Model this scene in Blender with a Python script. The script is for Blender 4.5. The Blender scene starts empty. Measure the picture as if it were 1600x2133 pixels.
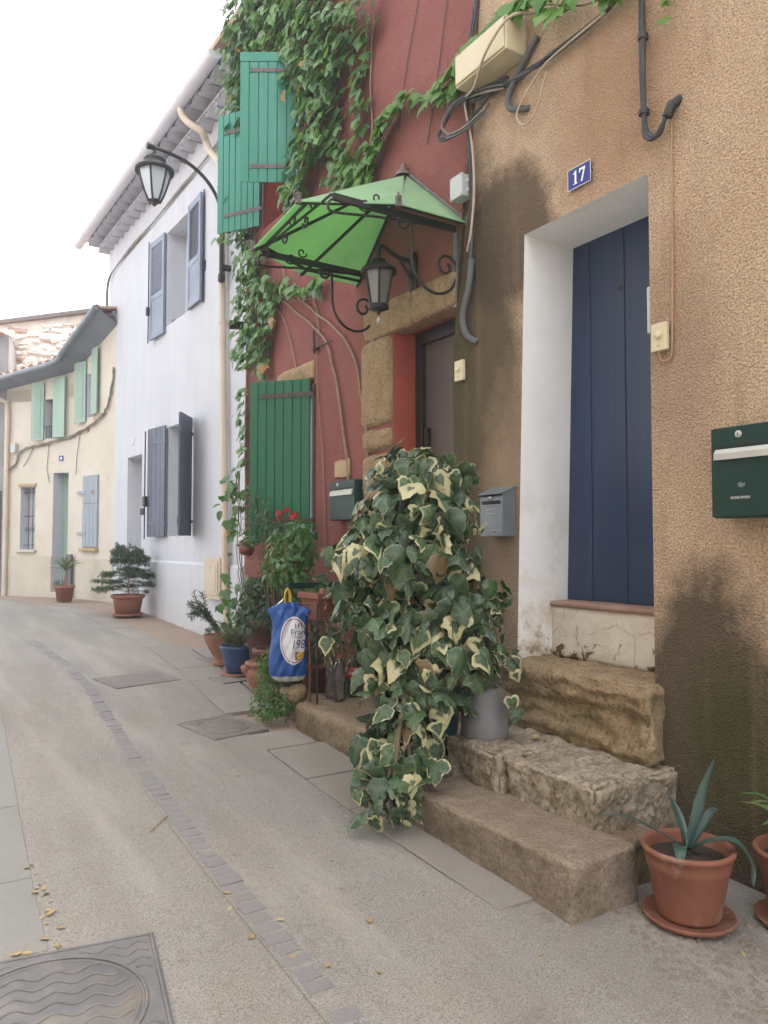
import bpy, math, random
from mathutils import Vector, Matrix, noise
R = math.radians
random.seed(11)
sc = bpy.context.scene
C = sc.collection

# ------------------------------------------------------------------ camera, sky, sun, exposure
cam = bpy.data.cameras.new('camera'); cam_o = bpy.data.objects.new('camera', cam); C.objects.link(cam_o)
cam.sensor_fit = 'VERTICAL'; cam.sensor_height = 36.0; cam.lens = 27.0
cam.clip_start = 0.05; cam.clip_end = 500
cam_o.location = (0, 0, 1.5)
cam_o.rotation_euler = (R(90 + 2.27), 0, R(-32.1))
sc.camera = cam_o

SUN_EL, SUN_AZ = 62.0, 115.0          # azimuth clockwise from +Y
w = bpy.data.worlds.new('World'); sc.world = w; w.use_nodes = True
nt = w.node_tree; nt.nodes.clear()
sky = nt.nodes.new('ShaderNodeTexSky'); sky.sky_type = 'NISHITA'; sky.sun_disc = False
sky.sun_elevation = R(SUN_EL); sky.sun_rotation = R(SUN_AZ); sky.air_density = 1.0; sky.dust_density = 3.0; sky.ozone_density = 1.0
hs = nt.nodes.new('ShaderNodeHueSaturation'); hs.inputs['Saturation'].default_value = 0.15
bg = nt.nodes.new('ShaderNodeBackground'); bg.inputs['Strength'].default_value = 0.15
wo = nt.nodes.new('ShaderNodeOutputWorld')
nt.links.new(sky.outputs[0], hs.inputs['Color']); nt.links.new(hs.outputs[0], bg.inputs['Color']); nt.links.new(bg.outputs[0], wo.inputs['Surface'])
sl = bpy.data.lights.new('sun', 'SUN'); sl.energy = 0.9; sl.angle = R(25); sl.color = (1.0, 0.96, 0.9)
so = bpy.data.objects.new('sun', sl); C.objects.link(so)
_a = R(SUN_AZ); _e = R(SUN_EL)
so.rotation_euler = Vector((math.sin(_a) * math.cos(_e), math.cos(_a) * math.cos(_e), math.sin(_e))).to_track_quat('Z', 'Y').to_euler()
so.location = (-4, -2, 9)
sc.view_settings.view_transform = 'Standard'; sc.view_settings.look = 'None'
sc.view_settings.exposure = 2.5; sc.view_settings.gamma = 1.0

# ------------------------------------------------------------------ mesh builder
class MB:
    def __init__(s): s.v = []; s.f = []; s.m = []; s.sm = []
    def add(s, vs, fs, mi=0, smooth=False):
        o = len(s.v); s.v.extend([tuple(p) for p in vs])
        for f in fs: s.f.append(tuple(i + o for i in f)); s.m.append(mi); s.sm.append(smooth)
    def box(s, a, b, mi=0, M=None):
        x0, y0, z0 = a; x1, y1, z1 = b
        vs = [Vector(p) for p in ((x0,y0,z0),(x1,y0,z0),(x1,y1,z0),(x0,y1,z0),(x0,y0,z1),(x1,y0,z1),(x1,y1,z1),(x0,y1,z1))]
        if M is not None: vs = [M @ p for p in vs]
        s.add(vs, [(0,3,2,1),(4,5,6,7),(0,1,5,4),(1,2,6,5),(2,3,7,6),(3,0,4,7)], mi)
    def quad(s, *p, mi=0): s.add(p, [tuple(range(len(p)))], mi)
    def tube(s, pts, r, n=8, mi=0, caps=True, squash=1.0):
        pts = [Vector(p) for p in pts]; m = len(pts)
        rs = r if isinstance(r, (list, tuple)) else [r] * m
        vs = []; prev = None
        for i, p in enumerate(pts):
            t = (pts[min(i + 1, m - 1)] - pts[max(i - 1, 0)])
            t = t.normalized() if t.length > 1e-9 else Vector((0, 0, 1))
            if prev is None:
                a = Vector((0, 0, 1)) if abs(t.z) < .9 else Vector((1, 0, 0))
                u = t.cross(a).normalized()
            else:
                u = prev - t * prev.dot(t)
                u = u.normalized() if u.length > 1e-6 else t.orthogonal().normalized()
            prev = u; q = t.cross(u)
            for k in range(n):
                an = 2 * math.pi * k / n
                vs.append(p + u * (rs[i] * math.cos(an)) + q * (rs[i] * squash * math.sin(an)))
        fs = []
        for i in range(m - 1):
            for k in range(n):
                a = i * n + k; b = i * n + (k + 1) % n
                fs.append((a, b, b + n, a + n))
        s.add(vs, fs, mi, True)
        if caps: s.add(vs[:n], [tuple(range(n))[::-1]], mi); s.add(vs[-n:], [tuple(range(n))], mi)
    def lathe(s, prof, n=24, c=(0,0,0), mi=0, M=None, smooth=True, wob=0):
        vs = []
        for (r, z) in prof:
            for k in range(n):
                an = 2 * math.pi * k / n
                p = Vector((c[0] + r * math.cos(an), c[1] + r * math.sin(an), c[2] + z))
                if M is not None: p = M @ p
                vs.append(p)
        fs = []
        for i in range(len(prof) - 1):
            for k in range(n):
                a = i * n + k; b = i * n + (k + 1) % n
                fs.append((a, b, b + n, a + n))
        s.add(vs, fs, mi, smooth)
    def prism(s, poly, h0, h1, M, mi=0):
        n = len(poly); vs = [M @ Vector((x, y, h0)) for x, y in poly] + [M @ Vector((x, y, h1)) for x, y in poly]
        fs = [tuple(range(n))[::-1], tuple(range(n, 2 * n))] + [(i, (i + 1) % n, n + (i + 1) % n, n + i) for i in range(n)]
        s.add(vs, fs, mi)
    def mesh(s, name, mats):
        me = bpy.data.meshes.new(name); me.from_pydata(s.v, [], s.f)
        for m in (mats if isinstance(mats, (list, tuple)) else [mats]): me.materials.append(m)
        me.polygons.foreach_set('material_index', s.m); me.polygons.foreach_set('use_smooth', s.sm)
        me.update(); return me
    def build(s, name, mats, parent=None, bevel=0, seg=2, attrs=None):
        me = s.mesh(name, mats)
        if attrs:
            for k, vals in attrs.items():
                at = me.attributes.new(k, 'FLOAT', 'POINT'); at.data.foreach_set('value', vals)
        return link(name, me, parent, bevel, seg)

def link(name, me, parent=None, bevel=0, seg=2):
    o = bpy.data.objects.new(name, me); C.objects.link(o)
    if parent is not None: o.parent = parent
    if bevel:
        b = o.modifiers.new('bevel', 'BEVEL'); b.width = bevel; b.segments = seg; b.limit_method = 'ANGLE'; b.angle_limit = R(35)
    return o
def tag(o, label=None, cat=None, group=None, kind=None):
    if label: o['label'] = label
    if cat: o['category'] = cat
    if group: o['group'] = group
    if kind: o['kind'] = kind
    return o
def thing(name, label, cat, loc=(0,0,0), rz=0, group=None):
    o = bpy.data.objects.new(name, None); C.objects.link(o); o.empty_display_size = .1
    o.location = loc; o.rotation_euler = (0, 0, rz)
    return tag(o, label, cat, group)
def struct(name, mb, mats, parent=None):
    o = mb.build(name, mats, parent); o['kind'] = 'structure'; return o
def gz(y): return .04 * min(max(y, -6.0), 12.5)
WALL = R(90)                      # local x runs along the wall away from the viewer, local y out into the street
def arc(c, r, a0, a1, n, ax=(1,0,0), ay=(0,0,1)):
    ax = Vector(ax); ay = Vector(ay); c = Vector(c)
    return [c + ax * (r * math.cos(R(a0 + (a1 - a0) * i / n))) + ay * (r * math.sin(R(a0 + (a1 - a0) * i / n))) for i in range(n + 1)]
def spiral(c, r0, r1, a0, a1, n, ax=(1,0,0), ay=(0,0,1)):
    ax = Vector(ax); ay = Vector(ay); c = Vector(c); out = []
    for i in range(n + 1):
        t = i / n; a = R(a0 + (a1 - a0) * t); r = r0 + (r1 - r0) * t
        out.append(c + ax * (r * math.cos(a)) + ay * (r * math.sin(a)))
    return out
def smoothline(pts, k=6):
    pts = [Vector(p) for p in pts]; out = []
    for i in range(len(pts) - 1):
        p0 = pts[max(i-1,0)]; p1 = pts[i]; p2 = pts[i+1]; p3 = pts[min(i+2,len(pts)-1)]
        for j in range(k):
            t = j / k
            out.append(.5*((2*p1)+(p2-p0)*t+(2*p0-5*p1+4*p2-p3)*t*t+(3*p1-p0-3*p2+p3)*t**3))
    out.append(pts[-1]); return out

# ------------------------------------------------------------------ materials
class NT:
    def __init__(s, name):
        s.mat = bpy.data.materials.new(name); s.mat.use_nodes = True; s.t = s.mat.node_tree; s.t.nodes.clear()
        s.out = s.n('ShaderNodeOutputMaterial'); s.b = s.n('ShaderNodeBsdfPrincipled'); s.l(s.b.outputs[0], s.out.inputs[0])
        s.tc = s.n('ShaderNodeTexCoord'); s.co = s.tc.outputs['Object']
    def n(s, t, **k):
        x = s.t.nodes.new(t)
        for a, b in k.items(): setattr(x, a, b)
        return x
    def l(s, a, b): s.t.links.new(a, b)
    def put(s, sock, v):
        if hasattr(v, 'is_linked') or hasattr(v, 'links'): s.l(v, sock)
        else: sock.default_value = v
    def noise(s, scale, detail=4, rough=.55, co=None, dist=0):
        x = s.n('ShaderNodeTexNoise'); x.inputs['Scale'].default_value = scale; x.inputs['Detail'].default_value = detail
        x.inputs['Roughness'].default_value = rough; x.inputs['Distortion'].default_value = dist; s.l(co or s.co, x.inputs['Vector']); return x.outputs['Fac']
    def vor(s, scale, co=None, feature='F1', rnd=1.0):
        x = s.n('ShaderNodeTexVoronoi', feature=feature); x.inputs['Scale'].default_value = scale; x.inputs['Randomness'].default_value = rnd
        s.l(co or s.co, x.inputs['Vector']); return x.outputs['Distance']
    def ramp(s, f, a, b, lo=0.0, hi=1.0):
        x = s.n('ShaderNodeMapRange'); x.inputs['From Min'].default_value = a; x.inputs['From Max'].default_value = b
        x.inputs['To Min'].default_value = lo; x.inputs['To Max'].default_value = hi; s.l(f, x.inputs['Value']); return x.outputs[0]
    def math(s, op, a, b=0.0, c=0.0):
        x = s.n('ShaderNodeMath', operation=op); s.put(x.inputs[0], a); s.put(x.inputs[1], b); s.put(x.inputs[2], c); return x.outputs[0]
    def mix(s, f, a, b, mode='MIX'):
        x = s.n('ShaderNodeMix', data_type='RGBA', blend_type=mode); s.put(x.inputs[0], f)
        for i, v in ((6, a), (7, b)):
            if isinstance(v, tuple): x.inputs[i].default_value = (*v[:3], 1)
            else: s.l(v, x.inputs[i])
        return x.outputs[2]
    def bump(s, h, strength, dist, normal=None):
        x = s.n('ShaderNodeBump'); x.inputs['Strength'].default_value = strength; x.inputs['Distance'].default_value = dist
        s.l(h, x.inputs['Height'])
        if normal is not None: s.l(normal, x.inputs['Normal'])
        return x.outputs[0]
    def sep(s, co=None):
        x = s.n('ShaderNodeSeparateXYZ'); s.l(co or s.co, x.inputs[0]); return x.outputs
    def blob(s, cx, cz, rx, rz, warp=.25, soft=.5, wscale=3.0, axes=(0, 2)):
        sp = s.sep(); n1 = s.noise(wscale * 1.6, 9, .75); 
        a = s.math('DIVIDE', s.math('SUBTRACT', sp[axes[0]], cx), rx); b = s.math('DIVIDE', s.math('SUBTRACT', sp[axes[1]], cz), rz)
        d = s.math('SQRT', s.math('ADD', s.math('MULTIPLY', a, a), s.math('MULTIPLY', b, b)))
        d = s.math('ADD', d, s.math('MULTIPLY', s.math('SUBTRACT', n1, .5), warp * 4))
        return s.ramp(d, 1 + soft * .5, 1 - soft * .5)
    def col(s, v):
        if isinstance(v, tuple): s.b.inputs['Base Color'].default_value = (*v[:3], 1)
        else: s.l(v, s.b.inputs['Base Color'])
    def set(s, **k):
        for a, v in k.items(): s.put(s.b.inputs[a.replace('_', ' ')], v)
    def nrm(s, v): s.l(v, s.b.inputs['Normal'])

def pm(name, c1, c2=None, scale=6, rough=.8, bump=0, bscale=60, bdist=.004, metal=0, lo=.35, hi=.65, dirt=None, dscale=2.0, spec=.5):
    m = NT(name); c2 = c2 or tuple(x * .8 for x in c1)
    col = m.mix(m.ramp(m.noise(scale, 5, .6), lo, hi), c1, c2)
    if dirt: col = m.mix(m.ramp(m.noise(dscale, 6, .7), .5, .75), col, dirt)
    m.col(col); m.set(Roughness=rough, Metallic=metal); m.b.inputs['Specular IOR Level'].default_value = spec
    if bump: m.nrm(m.bump(m.noise(bscale, 5, .6), bump, bdist))
    return m.mat
M = {}
# --- ochre roughcast with damp stains (object space: x along the wall, z up)
def mk_ochre():
    m = NT('ochre_roughcast'); sp = m.sep()
    grain = m.noise(92, 3, .6); grain2 = m.vor(115); big = m.noise(1.6, 5, .6); mid = m.noise(7, 5, .65)
    col = m.mix(m.ramp(big, .35, .68), (.56, .40, .265), (.63, .465, .32))
    col = m.mix(m.ramp(mid, .5, .8, 0, .5), col, (.36, .22, .13))
    col = m.mix(m.ramp(grain, .34, .56, .65, 0), col, (.19, .11, .06))
    col = m.mix(m.ramp(grain, .58, .70, 0, .5), col, (.66, .50, .35))
    col = m.mix(m.math('MULTIPLY', m.blob(2.58, 3.72, .35, .45, .35, 1.0), .6), col, (.31, .165, .085))          # rust brown runs
    col = m.mix(m.math('MULTIPLY', m.blob(2.25, 2.35, .22, .5, .3, .9), .5), col, (.25, .15, .10))
    k = m.math('MULTIPLY', m.blob(3.72, 1.9, .46, 1.9, .22, .4), .92)
    col = m.mix(k, col, (.095, .068, .038))                                           # damp band beside the red house
    col = m.mix(m.math('MULTIPLY', m.blob(3.45, 3.32, .42, .42, .25, .32), .85), col, (.085, .062, .04))
    col = m.mix(m.math('MULTIPLY', m.blob(3.86, 2.4, .13, 1.4, .2, .8), .6), col, (.07, .065, .028))
    col = m.mix(m.math('MULTIPLY', m.blob(3.42, 1.55, .2, .75, .3, .9), .75), col, (.40, .285, .19))   # cleaner patch by the letterbox
    col = m.mix(m.math('MULTIPLY', m.blob(2.12, .55, .37, .82, .2, .32), .9), col, (.075, .056, .036))  # rising damp right of the steps
    col = m.mix(m.math('MULTIPLY', m.blob(1.98, .55, .25, .42, .3, .8), .75), col, (.055, .058, .016)) # moss
    col = m.mix(m.math('MULTIPLY', m.blob(1.2, .1, .8, .6, .3, .8), .4), col, (.11, .075, .045))
    col = m.mix(m.ramp(sp[2], .6, .1, 0, .5), col, (.12, .09, .06))
    stm = m.n('ShaderNodeMapping'); stm.inputs['Scale'].default_value = (7, 7, .55); m.l(m.co, stm.inputs[0]); stk = m.noise(1.0, 6, .65, stm.outputs[0])
    col = m.mix(m.ramp(stk, .54, .74, 0, .45), col, (.27, .18, .11))
    m.col(col); m.set(Roughness=.93); m.b.inputs['Specular IOR Level'].default_value = .25
    h = m.math('ADD', m.math('MULTIPLY', grain, 1.0), m.math('MULTIPLY', grain2, .7))
    n = m.bump(h, 1.0, .012); n = m.bump(mid, .5, .02, n); m.nrm(n); return m.mat
M['ochre'] = mk_ochre()
def mk_red():
    m = NT('red_plaster'); grain = m.noise(60, 4, .6); big = m.noise(1.3, 6, .65); mid = m.noise(9, 5, .6)
    col = m.mix(m.ramp(big, .35, .7), (.225, .080, .069), (.275, .108, .092))
    col = m.mix(m.ramp(mid, .55, .8, 0, .5), col, (.16, .035, .035))
    col = m.mix(m.ramp(grain, .35, .6, .4, 0), col, (.12, .03, .028))
    sp = m.sep(); col = m.mix(m.math('MULTIPLY', m.ramp(sp[2], 1.1, .4, 0, 1), m.ramp(m.noise(4, 5), .35, .6)), col, (.14, .09, .065))
    m.col(col); m.set(Roughness=.9); m.b.inputs['Specular IOR Level'].default_value = .25
    m.nrm(m.bump(mid, .5, .015, m.bump(grain, .9, .008))); return m.mat
M['red'] = mk_red()
M['red_reveal'] = pm('red_reveal_paint', (.40, .085, .05), (.34, .07, .045), 3, .8, .3, 40)
def mk_white_render():
    m = NT('white_render'); big = m.noise(.9, 6, .62); fine = m.noise(90, 3, .6); streak = m.n('ShaderNodeMapping'); streak.inputs['Scale'].default_value = (3.0, 3.0, .35)
    m.l(m.co, streak.inputs[0]); st = m.noise(1.6, 5, .6, streak.outputs[0]); sp = m.sep()
    col = m.mix(m.ramp(big, .3, .7), (.50, .51, .55), (.565, .575, .61))
    col = m.mix(m.ramp(st, .5, .8, 0, .55), col, (.42, .425, .45))
    col = m.mix(m.ramp(sp[2], 1.1, .4, 0, .45), col, (.48, .45, .42))
    m.col(col); m.set(Roughness=.92); m.b.inputs['Specular IOR Level'].default_value = .25
    m.nrm(m.bump(m.noise(3, 4), .3, .02, m.bump(fine, .35, .004))); return m.mat
M['white_render'] = mk_white_render()
def mk_lime():
    m = NT('limewashed_reveal'); big = m.noise(3.2, 6, .65); fine = m.noise(45, 4, .6); sp = m.sep()
    col = m.mix(m.ramp(big, .35, .75), (.86, .85, .83), (.80, .78, .75))
    low = m.math('MULTIPLY', m.ramp(sp[2], 1.9, .85, 0, 1), m.ramp(big, .45, .62))
    col = m.mix(low, col, (.60, .52, .42))
    flake = m.math('MULTIPLY', m.ramp(sp[2], 1.2, .82, 0, 1), m.ramp(m.noise(14, 6, .7), .52, .58))
    col = m.mix(flake, col, (.33, .21, .13))
    m.col(col); m.set(Roughness=.85); m.nrm(m.bump(m.noise(7, 5), .5, .02, m.bump(fine, .5, .006))); return m.mat
M['lime'] = mk_lime()
def mk_riser():
    m = NT('flaking_white_riser'); n1 = m.noise(9, 7, .7, dist=.6); sp = m.sep()
    col = m.mix(m.ramp(m.noise(5, 6), .35, .7), (.74, .68, .59), (.62, .54, .44))
    f = m.math('ADD', n1, m.ramp(sp[2], 1.12, .84, -.1, .17))
    col = m.mix(m.ramp(f, .64, .68), col, (.16, .09, .05))
    cr = m.vor(3.2, feature='DISTANCE_TO_EDGE', co=None); cr = m.math('ADD', cr, m.math('MULTIPLY', m.math('SUBTRACT', m.noise(12, 5), .5), .12)); col = m.mix(m.ramp(m.math('ABSOLUTE', cr), .006, .002, 0, .6), col, (.25, .15, .09))
    m.col(col); m.set(Roughness=.9); m.nrm(m.bump(n1, .8, .02, m.bump(cr, .5, .01))); return m.mat
M['riser'] = mk_riser()
def mk_stone(name, c1, c2, dark, moss=None, gs=45, gd=.8):
    m = NT(name); g = m.noise(gs, 6, .7); mid = m.noise(8, 6, .65, dist=.4); big = m.noise(2.2, 4)
    col = m.mix(m.ramp(mid, .35, .65), c1, c2); col = m.mix(m.ramp(g, .34, .5, gd, 0), col, dark)
    geo = m.n('ShaderNodeNewGeometry'); nz = m.sep(geo.outputs['Normal'])[2]
    if moss:
        f = m.math('MULTIPLY', m.ramp(m.noise(5, 6, .7), .45, .65), m.ramp(nz, .75, .2)); col = m.mix(m.math('MULTIPLY', f, .7), col, moss)
    pit = m.vor(38); col = m.mix(m.ramp(pit, .18, .06, 0, .8), col, dark)
    pt = geo.outputs['Pointiness']; col = m.mix(m.ramp(pt, .515, .60, 0, .6), col, tuple(min(.8, x * 1.35) for x in c1))
    m.col(col); m.set(Roughness=.92); m.b.inputs['Specular IOR Level'].default_value = .25
    m.nrm(m.bump(m.math('ADD', g, m.math('MULTIPLY', pit, .6)), .9, .012, m.bump(mid, .7, .03))); return m.mat
M['step_low'] = mk_stone('worn_step_stone', (.33, .26, .195), (.265, .20, .145), (.11, .085, .06), (.10, .085, .055), 75, .75)
M['step_mid'] = mk_stone('pale_rough_limestone', (.43, .365, .285), (.27, .21, .15), (.065, .05, .036), (.13, .115, .06))
M['step_top'] = mk_stone('ochre_limestone', (.38, .275, .165), (.28, .195, .11), (.085, .068, .035), (.10, .09, .035))
M['cornice_mortar'] = pm('cornice_mortar', (.52, .51, .54), (.58, .57, .60), 4, .9)
M['jamb_stone'] = mk_stone('jamb_sandstone', (.37, .265, .155), (.27, .185, .10), (.12, .08, .045))
M['ledge'] = mk_stone('ledge_concrete', (.30, .225, .155), (.23, .165, .11), (.12, .085, .055), (.12, .10, .055))
def mk_wood(name, c1, c2, rough=.45, grain=1.0, wear=None):
    m = NT(name); mp = m.n('ShaderNodeMapping'); mp.inputs['Scale'].default_value = (28, 28, 1.2); m.l(m.co, mp.inputs[0])
    g = m.noise(1.0, 6, .65, mp.outputs[0]); col = m.mix(m.ramp(g, .35, .7), c1, c2)
    big = m.noise(2.5, 5, .6)
    if wear: col = m.mix(m.ramp(big, .55, .75, 0, .55), col, wear)
    m.col(col); m.set(Roughness=m.ramp(big, .3, .7, rough - .1, rough + .15)); m.nrm(m.bump(g, .35 * grain, .004)); return m.mat
M['blue_door'] = mk_wood('dark_blue_door_paint', (.016, .033, .083), (.023, .044, .103), .36, 2.0, (.042, .058, .10))
M['green_low'] = mk_wood('bottle_green_paint', (.008, .105, .048), (.010, .12, .058), .5, .6, (.014, .13, .066))
M['green_up'] = mk_wood('haze_lightened_green_paint', (.035, .21, .15), (.04, .235, .165), .5, .6, (.055, .26, .19))  # shutter green with glare haze mixed into the colour for the upper pair
M['blue_shutter'] = mk_wood('slate_blue_paint', (.075, .088, .125), (.09, .104, .145), .5, .6, (.12, .13, .16))
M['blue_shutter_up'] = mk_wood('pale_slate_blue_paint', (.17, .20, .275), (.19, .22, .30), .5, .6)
M['mint'] = mk_wood('mint_green_paint', (.30, .41, .34), (.33, .45, .37), .6, .6, (.37, .45, .38))
M['grey_shutter'] = mk_wood('weathered_grey_paint', (.26, .30, .34), (.30, .34, .38), .65, .8, (.36, .37, .36))
M['brown_door'] = mk_wood('brown_grey_door', (.085, .065, .055), (.10, .078, .066), .55, .5)
M['dark_frame'] = mk_wood('dark_aubergine_frame', (.022, .012, .014), (.03, .016, .018), .4, .4)
M['iron'] = pm('wrought_iron', (.022, .024, .026), (.05, .042, .036), 14, .55, .3, 90, .002, .4)
M['strap'] = pm('painted_strap_hinge', (.11, .085, .085), (.15, .115, .11), 12, .6, .2, 60, .002, .2)
M['strap_dark'] = pm('rusty_strap_hinge', (.06, .05, .045), (.10, .07, .05), 12, .65, .2, 60, .002, .2)
M['lead'] = pm('aged_zinc_edging', (.11, .09, .085), (.16, .13, .12), 12, .6, 0)
M['zinc'] = pm('grey_zinc', (.17, .19, .22), (.24, .26, .29), 3, .5, .2, 20, .004, .5)
M['pale_pvc'] = pm('pale_gutter_paint', (.56, .56, .62), (.62, .62, .68), 2, .5)
M['cream_pipe'] = pm('cream_pipe_paint', (.58, .49, .38), (.52, .43, .33), 3, .5)
M['cream_box'] = pm('cream_plastic', (.56, .48, .31), (.60, .52, .35), 3, .45)
M['cream_panel'] = pm('beige_meter_door', (.50, .42, .32), (.55, .47, .36), 3, .6, .2, 30)
M['grey_box'] = pm('light_grey_plastic', (.42, .45, .43), (.46, .49, .46), 3, .4)
M['cable_black'] = pm('black_cable', (.018, .019, .022), (.035, .036, .04), 8, .55)
M['cable_cream'] = pm('cream_cable', (.46, .37, .27), (.40, .31, .22), 8, .6)
M['cable_tan'] = pm('tan_painted_cable', (.42, .25, .14), (.36, .21, .12), 8, .7)
M['cable_old'] = pm('weathered_cable_bundle', (.28, .24, .20), (.18, .16, .14), 12, .8, .4, 40)
M['conduit'] = pm('grey_conduit', (.075, .08, .085), (.10, .105, .11), 8, .6)
M['lb_green'] = pm('dark_green_enamel', (.006, .030, .023), (.008, .036, .027), 3, .42, .08, 140, spec=.25)
M['lb_grey'] = pm('grey_steel_enamel', (.16, .185, .20), (.20, .225, .24), 4, .38, .1, 150, .002, .3)
M['alu'] = pm('brushed_aluminium', (.42, .41, .37), (.48, .47, .43), 8, .45, 0, metal=.5)
M['dark_slot'] = pm('dark_gap', (.01, .01, .012), (.014, .014, .016), 5, .8)
M['enamel_blue'] = pm('cobalt_enamel', (.018, .024, .20), (.022, .03, .23), 5, .18)
M['enamel_white'] = pm('white_enamel', (.80, .80, .78), (.74, .74, .72), 8, .25)
M['rust'] = pm('rust', (.16, .06, .03), (.10, .04, .02), 30, .8)
def mk_terra(name, c1, c2, pale):
    m = NT(name); n1 = m.noise(6, 6, .65); col = m.mix(m.ramp(n1, .35, .7), c1, c2)
    col = m.mix(m.ramp(m.noise(5.5, 7, .72), .52, .72, 0, .65), col, pale); m.col(col); m.set(Roughness=.8)
    m.nrm(m.bump(m.noise(70, 4), .25, .003)); return m.mat
M['terra'] = mk_terra('terracotta', (.25, .095, .055), (.19, .07, .042), (.40, .29, .22))
M['terra_old'] = mk_terra('weathered_terracotta', (.30, .13, .075), (.22, .095, .055), (.33, .22, .16))
M['sill'] = mk_terra('worn_pink_sill', (.34, .21, .165), (.28, .16, .12), (.42, .33, .28))
M['terra_brown'] = mk_terra('brown_terracotta', (.15, .062, .042), (.11, .05, .036), (.2, .12, .09))
M['plastic_terra'] = mk_terra('terracotta_plastic', (.27, .11, .07), (.235, .095, .06), (.31, .16, .115))
M['glaze_blue'] = pm('blue_glaze', (.03, .06, .15), (.045, .075, .18), 5, .35)
M['glaze_teal'] = pm('teal_glaze', (.012, .055, .062), (.02, .075, .08), 5, .3)
M['grey_pot'] = pm('matt_grey_pot', (.165, .162, .168), (.20, .195, .20), 2.5, .6, .1, 30)
M['red_pot'] = pm('red_plastic_pot', (.24, .035, .035), (.2, .03, .03), 4, .45)
M['white_pot'] = pm('white_plastic_rim', (.62, .57, .57), (.55, .5, .5), 4, .5)
M['soil'] = pm('potting_soil', (.035, .024, .017), (.06, .04, .028), 40, .95, .8, 60, .01)
M['bark'] = pm('vine_bark', (.22, .15, .115), (.32, .23, .18), 18, .9, .5, 60, .004)
M['stem'] = pm('green_brown_stem', (.10, .085, .045), (.16, .12, .07), 18, .85)
def mk_road():
    m = NT('sandy_asphalt'); fine = m.noise(150, 3, .7); mid = m.noise(22, 5, .65); big = m.noise(.9, 6, .6); v = m.vor(120)
    col = m.mix(m.ramp(big, .35, .68), (.31, .29, .262), (.25, .234, .212))
    col = m.mix(m.ramp(m.noise(2.3, 6, .7), .5, .72, 0, .6), col, (.31, .255, .20))
    col = m.mix(m.ramp(fine, .36, .5, .8, 0), col, (.12, .10, .085))
    col = m.mix(m.ramp(fine, .58, .68, 0, .7), col, (.45, .40, .34))
    mp = m.n('ShaderNodeMapping'); mp.inputs['Scale'].default_value = (3.2, .45, 1); m.l(m.co, mp.inputs[0]); lane = m.noise(1.0, 6, .6, mp.outputs[0])
    col = m.mix(m.ramp(lane, .5, .72, 0, .5), col, (.19, .165, .14)); col = m.mix(m.ramp(lane, .46, .3, 0, .45), col, (.40, .365, .32))
    col = m.mix(m.ramp(m.noise(6, 6, .75), .6, .72, 0, .45), col, (.16, .13, .105))
    col = m.mix(m.math('MULTIPLY', m.ramp(mid, .55, .7), .3), col, (.17, .135, .105))
    m.col(col); m.set(Roughness=.9); m.b.inputs['Specular IOR Level'].default_value = .3
    m.nrm(m.bump(mid, .35, .012, m.bump(m.math('ADD', fine, v), .6, .004))); return m.mat
M['road'] = mk_road()
def mk_slab(name, c1, c2):
    m = NT(name); fine = m.noise(120, 4, .7); big = m.noise(1.7, 6, .62); oi = m.n('ShaderNodeObjectInfo').outputs['Random']
    col = m.mix(m.ramp(big, .35, .68), c1, c2); col = m.mix(m.math('MULTIPLY', oi, .5), col, tuple(x * .8 for x in c1))
    col = m.mix(m.ramp(fine, .36, .5, .4, 0), col, tuple(x * .5 for x in c1)); col = m.mix(m.ramp(m.noise(5, 6, .7), .55, .75, 0, .5), col, (.27, .20, .145))
    m.col(col); m.set(Roughness=.9); m.nrm(m.bump(fine, .4, .004, m.bump(m.noise(10, 5), .25, .01))); return m.mat
M['slab'] = mk_slab('paving_slab', (.29, .262, .23), (.24, .215, .185))
M['slab_grey'] = mk_slab('grey_paving_slab', (.27, .262, .245), (.225, .218, .205))
M['cobble'] = mk_slab('grey_cobble', (.25, .235, .23), (.195, .185, .185))
M['gravel'] = mk_slab('dusty_gravel', (.34, .255, .195), (.28, .20, .15))
M['pebble_a'] = mk_slab('pebble', (.24, .20, .16), (.16, .13, .105))
M['mortar'] = mk_slab('pebble_mortar', (.26, .20, .145), (.19, .14, .10))
M['iron_cover'] = pm('cast_iron_cover', (.135, .132, .135), (.18, .172, .165), 7, .62, .4, 90, .003, .15, dirt=(.25, .21, .17), dscale=6)
M['iron_dusty'] = pm('dusty_iron_plate', (.215, .19, .175), (.17, .15, .14), 7, .75, .4, 90, .003, 0, dirt=(.28, .24, .20), dscale=6)
def mk_glass(name, col, rough=.05, alpha=1.0):
    m = NT(name); m.col(col); m.set(Roughness=rough); m.b.inputs['Transmission Weight'].default_value = alpha; m.b.inputs['IOR'].default_value = 1.3; return m.mat
def mk_frost(name, c):
    m = NT(name); d = m.n('ShaderNodeBsdfTranslucent'); d.inputs[0].default_value = (*c, 1); g = m.n('ShaderNodeBsdfGlossy'); g.inputs['Roughness'].default_value = .25
    df = m.n('ShaderNodeBsdfDiffuse'); df.inputs[0].default_value = (*c, 1)
    a = m.n('ShaderNodeMixShader'); a.inputs[0].default_value = .5; m.l(d.outputs[0], a.inputs[1]); m.l(df.outputs[0], a.inputs[2])
    b = m.n('ShaderNodeMixShader'); b.inputs[0].default_value = .12; m.l(a.outputs[0], b.inputs[1]); m.l(g.outputs[0], b.inputs[2]); m.l(b.outputs[0], m.out.inputs[0]); return m.mat
M['lamp_glass'] = mk_frost('frosted_lamp_glass', (.85, .90, .95))
M['lantern_glass'] = mk_frost('dull_lantern_glass', (.30, .31, .30))
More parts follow.
